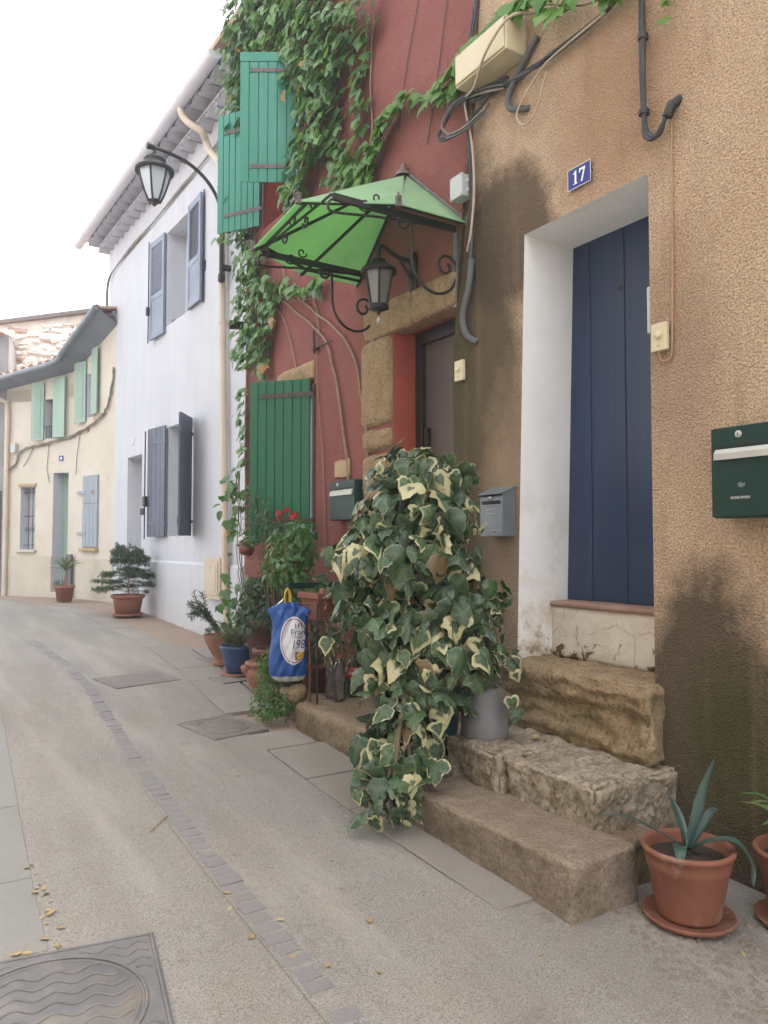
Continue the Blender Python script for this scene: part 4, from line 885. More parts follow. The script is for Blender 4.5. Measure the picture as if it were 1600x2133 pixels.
def bundle(name, label, pts, r, mats, cnt, spread, X=3.0, cat='cable bundle'):
    o0 = Vector(at(X, pts[0][0], pts[0][2])); t = thing(name, label, cat, o0)
    for c in range(cnt):
        ph = random.uniform(0, 6.3); P = []
        for i, p in enumerate(smoothline([Vector(at(X, s, z, o)) - o0 for s, o, z in pts], 5)):
            P.append(p + Vector((-abs(spread * math.cos(ph + i * .3)), spread * math.sin(ph + i * .22), spread * math.cos(ph * 1.7 + i * .19))))
        mb = MB(); mb.tube(P, r, 6); mb.build('cable', mats[c % len(mats)], t)
    return t
bundle('cable_bundle', 'bundle of black cables slanting down from under the creeper to the seam', [(2.35, .03, 4.36), (2.55, .03, 4.20), (2.951, .03, 4.165), (3.2, .035, 4.17), (3.45, .035, 4.21), (3.66, .05, 4.25)], .0085, [M['cable_black']] * 4 + [M['conduit']], 6, .013)
t = bundle('cable_bundle', 'loops of black and mauve cable hanging at the wall seam', [(3.35, .04, 4.20), (3.6, .06, 4.25), (3.82, .07, 4.27), (3.96, .06, 4.20), (3.90, .06, 4.12), (3.70, .05, 4.10), (3.50, .04, 4.17)], .007, [M['cable_black'], M['cable_black'], M['cable_old'], M['conduit']], 4, .025)
bundle('cable_bundle', 'dark cables dropping down the seam between red and ochre walls', [(3.63, .02, 5.3), (3.66, .02, 4.9), (3.70, .03, 4.6), (3.73, .04, 4.2), (3.69, .03, 3.85), (3.70, .03, 3.5), (3.73, .03, 3.2)], .008, [M['cable_black'], M['conduit'], M['cable_black']], 3, .012)
cable('flexible_conduit', 'grey corrugated conduit ending at the seam above the doorbell', [(3.70, .035, 3.26), (3.73, .035, 3.09), (3.79, .035, 2.93), (3.76, .03, 2.80), (3.69, .0, 2.74)], [.020 + .003 * (i % 2) for i in range(61)], M['conduit'], k=15, n=10, cat='conduit')
cable('cable', 'cream cable curving from the creeper past the cable box', [(3.10, .05, 4.47), (3.18, .18, 4.44), (3.36, .20, 4.33), (3.55, .13, 4.25), (3.70, .08, 4.27), (3.72, .06, 4.20), (3.69, .04, 4.0), (3.66, .045, 3.7), (3.69, .045, 3.45), (3.74, .04, 3.32)], .008, M['cable_cream'])
cable('cable', 'cream cable looping down below the black bundle', [(2.60, .05, 4.17), (2.98, .045, 4.15), (3.12, .045, 4.10), (3.26, .045, 3.99), (3.255, .045, 3.92), (3.19, .05, 3.87), (3.10, .05, 3.92), (3.03, .04, 4.10)], .0065, M['cable_cream'])
t = bundle('cable_bundle', 'thick black cables running down into a hooked pipe on the ochre wall', [(2.40, .03, 5.2), (2.395, .03, 4.3), (2.39, .03, 3.9), (2.385, .03, 3.55), (2.37, .035, 3.45), (2.325, .04, 3.405), (2.28, .04, 3.43), (2.258, .03, 3.49)], .010, [M['cable_black']], 4, .009)
mb = MB(); mb.tube([Vector(at(3.0, 2.255, 3.47, .035)) - t.location, Vector(at(3.0, 2.235, 3.52, .03)) - t.location, Vector(at(3.0, 2.215, 3.555, -.02)) - t.location], .024, 10); mb.build('sleeve', M['iron'], t)
for z in (3.93, 3.56): mb = MB(); mb.tube([Vector(at(3.0, 2.39, z - .012, .03)) - t.location, Vector(at(3.0, 2.39, z + .012, .03)) - t.location], .026, 8); mb.build('cable_tie', M['cable_black'], t)
cable('cable', 'tan bell wire painted like the ochre wall, clipped down to the doorbell', [(2.252, .008, 3.47), (2.255, .008, 3.2), (2.257, .008, 2.9), (2.265, .008, 2.5), (2.27, .008, 2.37), (2.29, .01, 2.345), (2.325, .012, 2.35), (2.335, .02, 2.395)], .0048, M['cable_tan'])
cable('pipe', 'short brown pipe bending into the ochre wall under the cable box', [(3.12, .02, 4.36), (3.28, .03, 4.21), (3.35, .035, 4.12), (3.34, .04, 4.05), (3.29, .04, 4.01), (3.21, .0, 3.99)], .019, M['conduit'], n=10, cat='pipe')
for i, (p, l) in enumerate((([(3.98, .01, 5.3), (4.12, .01, 4.7), (4.25, .01, 4.25)], 'thin dark wire slanting down the red wall beside the seam'), ([(4.25, .01, 5.6), (4.5, .01, 4.95), (4.62, .01, 4.5)], 'thin dark wire slanting down the red wall above the canopy'))): cable('wire', l, p, .0028, M['cable_black'], 3.03, cat='wire')

# ================================================================== GREEN CANOPY
cnp = thing('door_canopy', 'green translucent canopy on a black iron frame over the red house door', 'canopy', (3.03, 4.52, 3.55))
apx = Vector((0, 0, .60)); cor = [Vector(p) for p in ((0, -.70, 0), (-.53, -.70, 0), (-1.06, -.41, 0), (-1.0, .44, 0), (-.50, .71, 0), (0, .71, 0))]
lab = ['near side panel', 'near front panel', 'front panel', 'far front panel', 'far side panel']
for i in range(5):
    a, b = cor[i], cor[i + 1]; nrm_ = (a - apx).cross(b - apx).normalized()
    if nrm_.z < 0: nrm_ = -nrm_
    mb = MB(); ap = apx + Vector((-.01, 0, 0)); dn = -nrm_ * .008
    mb.add([ap, a, b, ap + dn, a + dn, b + dn], [(0,1,2),(5,4,3),(0,3,4,1),(1,4,5,2),(2,5,3,0)]); tag(mb.build('panel', M['canopy'], cnp), lab[i])
up = Vector((0, 0, .006))
for c in cor:
    mb = MB(); mb.tube([apx + Vector((-.012, 0, -.012)), c * .985 + Vector((0, 0, -.012))], .013, 6); mb.build('rafter', M['iron'], cnp)
for i in (0, 5):
    mb = MB(); c = cor[i]; mb.tube([apx + up * 2, c + up], .016, 6); mb.build('edge_flashing', M['lead'], cnp)
for i in range(5):
    mb = MB(); a, b = cor[i] * .93, cor[i + 1] * .93; mb.tube([a + Vector((0, 0, .015)), b + Vector((0, 0, .015))], .011, 6); mb.build('eaves_bar', M['iron'], cnp)
for i, c in enumerate(cor):
    d = c.normalized() if i not in (0, 5) else Vector((-.3, 1 if i else -1, 0)).normalized()
    mb = MB(); mb.tube(spiral(c + d * .012 + Vector((0, 0, .035)), .030, .008, -90, 330, 16, d, (0, 0, 1)), .006, 6); mb.box((-.014, -.014, -.02), (.014, .014, .045), 0, Matrix.Translation(c)); mb.build('corner_scroll', M['lead'], cnp)
mb = MB(); mb.lathe([(.06, -.03), (.05, .0), (.02, .02), (.016, .045), (.02, .055), (.0, .075)], 14, apx + Vector((-.03, 0, .01))); mb.build('finial', M['lead'], cnp)
for sgn, yb in ((-1, -.585), (1, .46)):
    mb = MB(); mb.box((-.92, yb - .012, -.03), (.02, yb + .012, .012)); mb.build('bracket_arm', M['iron'], cnp, .002)
    mb = MB(); P = [(-.86, yb, -.01), (-.93, yb, -.03), (-.95, yb, -.075), (-.90, yb, -.10), (-.6, yb, -.06), (-.25, yb, -.03)]; mb.tube(smoothline(P, 5), .008, 6); mb.build('brace', M['iron'], cnp)
    for k in range(1):
        mb = MB(); x0 = -.70 + k * .19; mb.tube(spiral((x0, yb, -.005), .05, .012, 180, 560, 18), .006, 5); mb.tube(spiral((x0 + .09, yb, .055), .04, .01, 0, -380, 16), .006, 5); mb.build('leaf_scroll', M['iron'], cnp)
    mb = MB(); P = spiral((-.42, yb, -.055), .018, .058, 560, 20, 22) + [(-.362, yb, -.15), (-.36, yb, -.26)]; P2 = spiral((-.13, yb, -.285), .225, .115, 180, 355, 16) + spiral((-.09, yb, -.27), .085, .02, 0, 420, 22)
    mb.tube([Vector(p) for p in P] + P2, .0095, 6); mb.build('scroll_bracket', M['iron'], cnp)
    mb = MB(); mb.box((-.014, yb - .02, -.52), (.0, yb + .02, .02)); mb.build('wall_strap', M['zinc'], cnp)
mb = MB(); P = [(-.93, -.585, .0), (-.93, .46, .0)]; mb.tube(P, .009, 6)
for k in range(3):
    yb = -.35 + k * .3; mb.tube(spiral((-.93, yb, .045), .05, .012, 180, 540, 16, (0, 1, 0)), .006, 5); mb.tube(spiral((-.93, yb + .1, -.04), .045, .01, 0, -380, 16, (0, 1, 0)), .007, 5)
mb.build('front_scrollwork', M['iron'], cnp)

# ================================================================== LANTERNS
def lantern(t, c, h, r0, r1, glass, nside=6):
    """tapered lantern hanging: glass from r0 at the bottom to r1 at the top"""
    c = Vector(c)
    mb = MB(); mb.lathe([(r0 * .93, 0), (r1 * .95, h)], nside, c, smooth=False); mb.lathe([(r0 * .93, 0), (0, 0)], nside, c, smooth=False); mb.build('glass', glass, t)
    mb = MB()
    for k in range(nside):
        a = 2 * math.pi * k / nside; d = Vector((math.cos(a), math.sin(a), 0)); mb.tube([c + d * r0, c + d * r1 + Vector((0, 0, h))], .009 if r1 < .12 else .013, 5)
    mb.build('glazing_bars', M['iron'], t)
    mb = MB(); mb.lathe([(r1 * .98, h), (r1 * 1.18, h - .01), (r1 * 1.18, h + .018), (r1 * .8, h + r1 * .45), (r1 * .42, h + r1 * .62), (r1 * .44, h + r1 * .80), (r1 * .2, h + r1 * .95), (0, h + r1)], nside * 2, c); mb.build('cap', M['iron'], t)
    mb = MB(); mb.lathe([(0, -r0 * .9), (r0 * .22, -r0 * .75), (r0 * .18, -r0 * .5), (r0 * .7, -r0 * .38), (r0 * 1.12, -.012), (r0 * 1.12, .012), (r0 * .9, .014)], nside * 2, c); mb.build('base_cup', M['iron'], t)
t = thing('wall_lantern', 'black iron lantern with dull glass panes under the green canopy', 'lantern', (3.03, 4.42, 3.30))
lantern(t, (-.30, .0, -.19), .24, .062, .105, M['lantern_glass'])
mb = MB(); mb.lathe([(0, -.12), (.012, -.11), (.016, -.09), (.008, -.07)], 10, (-.30, 0, -.19)); mb.build('finial', M['alu'], t)
mb = MB(); mb.tube(smoothline([(-.30, 0, .13), (-.30, 0, .22), (-.26, 0, .235), (-.16, 0, .19), (-.04, 0, .17)], 5), .016, 8); mb.tube(smoothline([(-.13, 0, .18), (-.08, 0, .11), (-.03, 0, .06)], 4), .012, 8); mb.tube([(-.30, 0, .2), (-.30, 0, .29)], [.014, .004], 8); mb.build('arm', M['iron'], t)
mb = MB(); rstone(mb, (-.018, 0, .10), (.02, .045, .14), .018, 14, .003, 41, 20); mb.build('wall_plate', M['iron'], t)
# street lamp on its curved bracket, fixed beside the cream downpipe
t = thing('street_lamp', 'black street lantern with milky panes hanging from a curved iron arm', 'street lamp', (3.16, 8.55, 4.5))
B = Vector((-.05, 0, 0)); 
mb = MB(); mb.tube([(-.05, 0, .05), (-.05, 0, .85)], .026, 10); mb.tube([(-.05, 0, .06), (-.05, 0, .14)], .04, 10); mb.build('mast', M['iron'], t)
part_box('wall_clamp', (-.07, -.03, .20), (.07, .03, .26), M['iron'], t); part_box('wall_clamp', (-.07, -.03, .66), (.07, .03, .72), M['iron'], t)
mb = MB(); mb.tube(smoothline([(-.05, 0, .80), (-.10, 0, 1.02), (-.24, 0, 1.22), (-.45, 0, 1.36), (-.70, 0, 1.425), (-.86, 0, 1.44)], 6), .021, 8); mb.tube([(-.84, 0, 1.44), (-.93, 0, 1.445)], [.03, .04], 10); mb.tube([(-.84, 0, 1.43), (-.84, 0, 1.33)], .016, 8); mb.build('arm', M['iron'], t)
c = Vector((-.84, 0, .82))
mb = MB(); mb.lathe([(0, -.0), (.06, .0), (.105, .10), (.15, .24), (.175, .345)], 6, c, smooth=False); mb.build('glass', M['lamp_glass'], t)
mb = MB()
for k in range(6):
    a = 2 * math.pi * k / 6; d = Vector((math.cos(a), math.sin(a), 0)); mb.tube([c + d * .062 + Vector((0,0,-.005)), c + d * .11 + Vector((0, 0, .10)), c + d * .155 + Vector((0, 0, .24)), c + d * .18 + Vector((0, 0, .35))], .012, 5)
mb.tube([c + Vector((.19 * math.cos(math.pi * k / 3), .19 * math.sin(math.pi * k / 3), .35)) for k in range(7)], .014, 6); mb.build('glazing_bars', M['iron'], t)
mb = MB(); mb.lathe([(.17, .345), (.215, .335), (.215, .365), (.16, .40), (.12, .425), (.11, .46), (.125, .475), (.10, .50), (.04, .515), (0, .52)], 18, c); mb.build('cap', M['iron'], t)
mb = MB(); mb.lathe([(0, -.05), (.02, -.045), (.026, -.025), (.02, -.008), (.07, .0), (.072, .012)], 12, c); mb.build('finial', M['iron'], t)

# ================================================================== SMALL FIXTURES ON THE RED WALL
t = thing('shutter_catch', 'iron shutter latch on a rod beside the climbing stems', 'latch', at(3.03, 5.86, 3.22), WALL)
mb = MB(); mb.tube([(-.26, .03, -.04), (.10, .03, -.04)], .007, 6); mb.tube(smoothline([(.06, .035, -.08), (.05, .035, .0), (.07, .035, .09), (.05, .035, .12)], 4), .010, 6); mb.box((.02, 0, -.05), (.10, .03, -.03)); mb.build('rod', M['iron'], t)
t = thing('ring', 'small white ring hanging in the creeper', 'ring', at(3.03, 7.10, 3.86, .07)); mb = MB(); mb.tube([Vector((.0, .042 * math.cos(R(a)), .042 * math.sin(R(a)))) for a in range(0, 361, 20)], .008, 6); mb.build('hoop', M['enamel_white'], t); mb = MB(); mb.tube([(0, .042, 0), (.06, .042, .0)], .005, 5); mb.build('hook', M['iron'], t)
# ================================================================== FOLIAGE TOOLS
def leaf_shape(outline, curl=.25, fold=.2, droop=.3, wav=.05, seed=0):
    """blade from a half outline (x, y), base to tip; returns verts, faces, rim, vein. y runs along the blade"""
    rr_ = random.Random(seed); pts = [(x * rr_.uniform(.85, 1.12), y + rr_.uniform(-.03, .03)) for x, y in outline] + [(-x * rr_.uniform(.85, 1.12), y + rr_.uniform(-.03, .03)) for x, y in reversed(outline[1:-1])]
    n = len(pts); cy = .38; vs = []; rim = []; vein = []; tw = rr_.uniform(-.25, .25)
    def z(x, y): return -droop * y * y * .7 - curl * x * x * 2.2 + fold * abs(x) + tw * x * y
    vs.append((0, cy, z(0, cy))); rim.append(0); vein.append(1)
    for f, rv in ((.5, .5), (.82, .82), (1.0, 1.0)):
        for i, (x, y) in enumerate(pts):
            xx = x * f; y2 = cy + (y - cy) * f; vs.append((xx, y2, z(xx, y2) + (wav * math.sin(i * 2.1 + seed) if f > .9 else wav * .4 * math.sin(i * 2.1 + seed) * f))); rim.append(rv); vein.append(1.0 if (abs(x) < .03 or i % 4 == 0) and f < .9 else 0)
    fs = [(0, 1 + i, 1 + (i + 1) % n) for i in range(n)]
    for k in range(2):
        o = 1 + k * n; fs += [(o + i, o + n + i, o + n + (i + 1) % n, o + (i + 1) % n) for i in range(n)]
    return vs, fs, rim, vein
IVY = [[(0,.06),(.10,-.03),(.26,-.08),(.40,-.01),(.48,.14),(.50,.28),(.42,.40),(.35,.52),(.28,.66),(.18,.80),(.07,.94),(0,1.02)],
       [(0,.05),(.12,-.05),(.30,-.08),(.45,.04),(.50,.22),(.46,.40),(.38,.56),(.27,.70),(.17,.83),(.06,.95),(0,1.0)],
       [(0,.05),(.14,-.04),(.34,-.03),(.50,.08),(.55,.24),(.45,.36),(.36,.46),(.32,.58),(.23,.74),(.10,.90),(0,1.05)],
       [(0,.04),(.10,-.04),(.26,-.04),(.38,.10),(.41,.30),(.37,.48),(.28,.66),(.14,.86),(0,1.03)]]
VINE = [(0,.08),(.12,-.04),(.32,-.02),(.46,.10),(.55,.24),(.74,.48),(.50,.47),(.40,.50),(.42,.66),(.28,.76),(.16,.90),(0,1.12)]
OVAL = [(0,0),(.14,.14),(.22,.36),(.20,.60),(.10,.84),(0,1.0)]
BROAD = [(0,0),(.18,.06),(.34,.26),(.36,.48),(.24,.76),(0,1.0)]
def simple_leaf(outline, curl=.3, fold=.25, droop=.3):
    pts = outline + [(-x, y) for x, y in reversed(outline[1:-1])]; n = len(pts)
    def z(x, y): return -droop * y * y * .6 + fold * abs(x) - curl * x * x * 2
    vs = [(0, .45, z(0, .45))] + [(x, y, z(x, y)) for x, y in pts]
    return vs, [(0, 1 + i, 1 + (i + 1) % n) for i in range(n)]
def orient(pos, normal, tip, scale, roll=0):
    """blade y -> tip direction, blade z -> normal"""
    n = Vector(normal).normalized(); t = Vector(tip); t = (t - n * t.dot(n)); t = t.normalized() if t.length > 1e-4 else n.orthogonal().normalized()
    x = t.cross(n); m = Matrix((x, t, n)).transposed().to_4x4()
    return Matrix.Translation(pos) @ m @ Matrix.Rotation(roll, 4, 'Z') @ Matrix.Diagonal((scale, scale, scale, 1))
class Leaves:
    """many leaves joined to one mesh, each with a random value"""
    def __init__(s): s.mb = MB(); s.r = []; s.rim = []; s.vn = []
    def add(s, shape, Mx):
        vs, fs = shape[0], shape[1]; s.mb.add([Mx @ Vector(v) for v in vs], fs, 0, True); q = random.random(); s.r += [q] * len(vs)
        s.rim += shape[2] if len(shape) > 2 else [0] * len(vs); s.vn += shape[3] if len(shape) > 3 else [0] * len(vs)
    def build(s, name, mat, parent): 
        o = s.mb.build(name, mat, parent, attrs={'rnd': s.r, 'rim': s.rim, 'vein': s.vn}); o['kind'] = 'stuff'; return o
def leaf_mesh(shape, mat, name='leaf'):
    mb = MB(); mb.add(shape[0], shape[1], 0, True); me = mb.mesh(name, mat)
    for k, vals in (('rnd', [0.0] * len(shape[0])), ('rim', shape[2] if len(shape) > 2 else None), ('vein', shape[3] if len(shape) > 3 else None)):
        if vals: at_ = me.attributes.new(k, 'FLOAT', 'POINT'); at_.data.foreach_set('value', vals)
    return me
U = random.uniform
def rvec(): 
    while True:
        v = Vector((U(-1,1), U(-1,1), U(-1,1)))
        if .05 < v.length < 1: return v.normalized()
def cloud(parent, name, mat, lobes, n, size, shape, tipdown=.6, jitter=.8, inner=.35, lump=0):
    """foliage through the volume of ellipsoid lobes (local coordinates)"""
    L = Leaves(); tot = sum((l[1][0] * l[1][1] * l[1][2]) ** .66 for l in lobes)
    cl = [(rvec(), U(.7, 1.1)) for _ in range(40)]
    for c, rad in lobes:
        k = int(n * (rad[0] * rad[1] * rad[2]) ** .66 / tot)
        for _ in range(k):
            d = rvec(); q = (inner + (1 - inner) * U(0, 1) ** .5) * (1 + .22 * noise.noise(d * 2.3 + Vector(c) * 5))
            p = Vector((c[0] + d.x * rad[0] * q, c[1] + d.y * rad[1] * q, c[2] + d.z * rad[2] * q)); nn = (d + rvec() * jitter + Vector((0, 0, .5))).normalized()
            tip = (d * .7 + rvec() * .7 + Vector((0, 0, -tipdown)))
            L.add(random.choice(shape), orient(p, nn, tip, size * U(.6, 1.25)))
    return L.build(name, mat, parent)
def pot_mesh(r0, r1, h, rim=.02, rimh=.05, th=.012):
    return [(0, 0), (r0, 0), (r0 + (r1 - r0) * (h - rimh) / h, h - rimh), (r1 + rim * .2, h - rimh + .002), (r1 + rim, h - rimh * .8), (r1 + rim, h - .006), (r1 + rim - .006, h), (r1 - th, h), (r1 - th * 1.2, h - rimh), (r0 * .9, h * .5)]
def pot(t, prof, mat, soilr, soilz, n=32):
    mb = MB(); mb.lathe(prof, n); p = mb.build('pot', mat, t)
    mb = MB(); mb.lathe([(soilr, soilz), (soilr * .5, soilz + .008), (0, soilz + .01)], 16); mb.build('soil', M['soil'], t); return p

# ================================================================== VARIEGATED IVY
ivy = thing('potted_ivy', 'tall variegated ivy with cream edged leaves spilling over the steps', 'ivy', (2.46, 3.45, .34))
mb = MB(); mb.lathe([(0, 0), (.10, 0), (.125, .03), (.155, .16), (.165, .30), (.172, .315), (.172, .33), (.155, .33), (.15, .28), (.1, .1)], 28); tag(mb.build('pot', M['glaze_teal'], ivy), 'dark teal glazed pot')
mb = MB(); mb.lathe([(.152, .30), (0, .31)], 16); mb.build('soil', M['soil'], ivy)
LOB = [((2.406,3.498,1.804), .234, .150), ((2.368,3.472,1.579), .310, .18), ((2.324,3.454,1.319), .363, .20), ((2.350,3.362,1.066), .395, .20), ((2.380,3.262,.862), .338, .17),
       ((2.262,3.287,.661), .227, .17), ((2.180,3.241,.487), .212, .165), ((2.083,3.155,.336), .182, .14), ((1.964,3.101,.243), .109, .095)]
RT = Vector((.847, -.531, 0)); FW = Vector((.531, .847, 0)); O0 = Vector(ivy.location)
DEP = [.24, .28, .30, .28, .24, .20, .17, .13, .09]
def in_lobes(p, skip):
    for i, (c, hw, hh) in enumerate(LOB):
        if i == skip: continue
        d = p - Vector(c); q = (d.dot(RT) / hw) ** 2 + (d.dot(FW) / DEP[i]) ** 2 + (d.z / (hh * 1.1)) ** 2
        if q < .55: return True
    return False
ivs = [leaf_shape(o, cu, fo, dr, wv, 10 * i + j) for i, o in enumerate(IVY) for j, (cu, fo, dr, wv) in enumerate(((.45, .1, .6, .05), (.2, -.1, .9, .07), (.6, .4, .3, .04), (.9, .1, 1.1, .06)))]
ivm = [leaf_mesh(s, M['ivy']) for s in ivs]
cand = []; tries = 0
while len(cand) < 900 and tries < 30000:
    tries += 1; i = random.choices(range(9), [hw * hh for _, hw, hh in LOB])[0]; c, hw, hh = LOB[i]; d = rvec(); q = U(.72, 1.12) * (1 + .35 * noise.noise((d.x * 2.5 + c[2] * 3, d.y * 2.5, d.z * 2.5 + c[2])))
    p = Vector(c) + RT * (d.dot(RT) * hw * q) + FW * (d.dot(FW) * DEP[i] * q) + Vector((0, 0, d.z * hh * q * 1.1))
    if p.z < gz(p.y) + .04 or p.x > 2.93 or in_lobes(p, i): continue
    if p.y < 3.24 and p.x > 2.14 and p.z < .40: continue
    if .42 < p.z < .76 and p.dot(RT) > .40: continue
    if .30 < p.z < .64 and p.dot(RT) > .27: continue
    front = -d.dot(FW)
    if any((p - e[0]).length < (.038 if front > -.2 else .07) for e in cand): continue
    cand.append((p, d, front))
# loose sprays reaching out of the mass
for px in ((2.10,3.78,1.22),(2.04,3.80,1.17),(2.13,3.70,1.27),(2.03,3.78,.98),(2.0,3.78,.93),(2.08,3.74,1.02),(2.66,3.01,.86),(2.63,2.96,.80),(2.70,3.02,.90),(2.60,2.95,.68),(2.62,2.93,.62),(1.86,3.19,.33),(1.83,3.17,.29),(1.88,3.22,.36),(2.20,3.62,1.50),(2.14,3.66,1.45),(2.24,3.66,1.62)):
    cand.append((Vector(px), Vector((U(-.7,-.2), U(-.7,-.2), .2)), 2)); e = min((Vector(l[0]) for l in LOB), key=lambda c_: (c_ - Vector(px)).length)
    mb = MB(); q0 = Vector(px) - O0 + Vector((0, 0, .05)); q1 = e - O0; mb.tube(smoothline([q0, (q0 + q1) / 2 + Vector((0, 0, .05)), q1], 5), .004, 5); mb.build('stem', M['stem'], ivy)
cand.sort(key=lambda e: -e[2])
LF = Leaves()
for k, (p, d, fr_) in enumerate(cand):
    nrm_ = (d * .8 + Vector((-.15, -.2, .45)) + rvec() * (1.5 if k % 3 == 0 else .9)).normalized(); tip = Vector((d.x * .5, d.y * .5, -1)) + rvec() * .6
    sz = (U(.05, .085) if random.random() < .3 else U(.085, .145)) * (.75 if p.z < .3 or fr_ == 2 else 1); Mx = orient(p - O0 - Vector((0, 0, -.05)), nrm_, tip, sz)
    if k < 300: o = link('leaf', random.choice(ivm), ivy); o.matrix_basis = Mx
    else: LF.add(random.choice(ivs), Mx)
for _ in range(170):           # leaves deep inside the bush
    i = random.randrange(8); c, hw, hh = LOB[i]; d = rvec() * U(.3, .75); p = Vector(c) + RT * (d.dot(RT) * hw) + FW * (d.dot(FW) * DEP[i]) + Vector((0, 0, d.z * hh))
    if p.y < 3.24 and p.x > 2.14 and p.z < .42: continue
    LF.add(random.choice(ivs), orient(p - O0, rvec() + Vector((-.3, -.5, .3)), Vector((0, 0, -1)) + rvec() * .6, U(.08, .13)))
LF.build('inner_leaves', M['ivy'], ivy)
for k in range(16):
    i = U(.5, 7.9); pts = [Vector((U(-.08, .08), U(-.08, .08), .28))]; a = Vector(LOB[0][0]) - O0; tx = U(-.2, .2)
    if k < 9: pts += [Vector((U(-.1,.1), U(-.1,.1), .7)), Vector((U(-.2,.1), U(-.15,.15), 1.1)), a + Vector((U(-.2,.2), U(-.2,.2), U(-.15,.1)))]
    else:
        e = Vector(LOB[random.randrange(5, 9)][0]) - O0; pts += [Vector((U(-.15,0), U(-.2,0), .6)), e * .6 + Vector((-.1, -.1, .35)), e + Vector((U(-.1,.1), U(-.1,.1), 0))]
    mb = MB(); mb.tube(smoothline(pts, 5), [.011] * (5 * (len(pts) - 1) + 1), 6); mb.build('stem', M['stem'], ivy)
# grey pot on the middle step
t = thing('plant_pot', 'plain grey pot, wider at the foot, standing on the middle step', 'pot', (2.62, 3.18, .485))
mb = MB(); mb.lathe([(0, 0), (.122, 0), (.126, .012), (.122, .10), (.108, .235), (.104, .262), (.098, .262), (.095, .22), (0, .215)], 36); mb.build('pot_body', M['grey_pot'], t)

# ================================================================== CREEPER ON THE RED WALL
vin = thing('wall_creeper', 'green three pointed creeper climbing over the red house and past the cable box', 'creeper', (3.03, 7.0, .3), WALL)
vsh = [simple_leaf(VINE, .2, .12, .35), simple_leaf([(x * .85, y) for x, y in VINE], .35, .2, .5), simple_leaf([(x * 1.05, y * .95) for x, y in VINE], .1, .05, .25)]
vms = [leaf_mesh(s, M['vine_leaf']) for s in vsh]; vfs = [leaf_mesh(s, M['vine_fresh']) for s in vsh]
def inpoly(x, y, P):
    r_ = False; j = len(P) - 1
    for i in range(len(P)):
        if (P[i][1] > y) != (P[j][1] > y) and x < (P[j][0] - P[i][0]) * (y - P[i][1]) / (P[j][1] - P[i][1]) + P[i][0]: r_ = not r_
        j = i
    return r_
MAIN = [(8.3,8.42),(4.88,6.3),(4.88,5.63),(4.98,5.47),(5.33,5.35),(5.45,5.05),(5.53,4.8),(5.88,4.75),(5.97,4.57),(6.3,4.62),(6.3,6.05),(7.2,6.05),(7.25,5.2),(7.6,5.6),(7.75,6.4),(7.75,7.7)]
LEFTP = [(7.66,4.97),(6.95,4.6),(6.87,4.17),(6.53,3.88),(6.75,3.57),(7.09,3.27),(7.34,3.12),(7.6,2.78),(7.66,3.74)]
LOWP = [(7.62,3.17),(7.38,3.1),(7.42,2.2),(7.62,2.2)]
spots = []
def fill(P, n, o0, o1, dens=1.0, size=(.075, .13), thin=0.0):
    xs = [p[0] for p in P]; zs = [p[1] for p in P]; k = 0; g_ = 0
    while k < n and g_ < n * 30:
        g_ += 1; s, z = U(min(xs), max(xs)), U(min(zs), max(zs))
        if not inpoly(s + .12 * noise.noise((s * 3, z * 3, 4)), z + .12 * noise.noise((s * 3, z * 3, 9)), P): continue
        if thin and noise.noise((s * 2.2, z * 2.2, 1.5)) < -thin: continue
        bul = .5 + .5 * noise.noise((s * 1.8, z * 1.8, 7)); spots.append((s, o0 + (o1 - o0) * U(0, 1) * (.35 + bul), z, U(*size), 0)); k += 1
def strand(pts, wd, n, o, fresh=0, size=(.07, .12)):
    P = smoothline([(p[0], 0, p[1]) for p in pts], 10)
    for _ in range(n): p = random.choice(P); spots.append((p.x + U(-wd, wd), o + U(0, .07), p.z + U(-wd, wd) * .8, U(*size), fresh))
fill(MAIN, 2300, .02, .22, thin=.42, size=(.055, .115)); fill(LEFTP, 480, .02, .15, thin=.25, size=(.05, .11)); fill(LOWP, 60, .01, .10, size=(.05, .09))
for s_ in range(320):       # shaggy fringe at the far corner
    z = U(4.6, 7.6); spots.append((7.57 + U(-.12, .26), U(-.1, .26), z, U(.06, .11), 0))
strand([(4.92,5.5),(5.14,5.22),(5.07,4.84),(5.22,4.6),(5.38,4.41)], .10, 75, .02); strand([(5.5,5.1),(5.42,4.75),(5.6,4.5)], .08, 36, .02)
strand([(3.82,4.46),(4.14,4.54),(4.52,4.66),(4.75,4.58),(4.92,4.43),(5.22,4.34)], .075, 110, .02, 1); strand([(5.3,4.55),(5.15,4.35),(5.0,4.3)], .07, 26, .02, 1)
strand([(2.49,4.24),(2.77,4.33),(3.05,4.50),(3.29,4.58),(3.51,4.59),(3.72,4.56),(3.85,4.42)], .055, 62, .06, 1, (.08, .14)); strand([(2.23,4.2),(2.24,4.06),(2.27,3.92)], .015, 9, .03, 1, (.045, .07))
strand([(6.43,4.58),(6.18,4.71),(6.1,4.5)], .08, 22, .02, 0, (.09, .14)); strand([(6.5,3.95),(6.2,3.80),(5.75,3.70)], .07, 26, .03, 0, (.08, .13)); strand([(7.1,3.5),(6.9,3.35),(6.98,3.05)], .05, 26, .02)
strand([(7.64,2.2),(7.66,1.95),(7.72,1.6)], .06, 26, .02); spots.sort(key=lambda q: -q[3] * (1 if q[0] < 6.4 else .8)); VL = Leaves(); VF = Leaves(); n = 0
vo = Matrix.Translation((-7.0, 0, -.3))
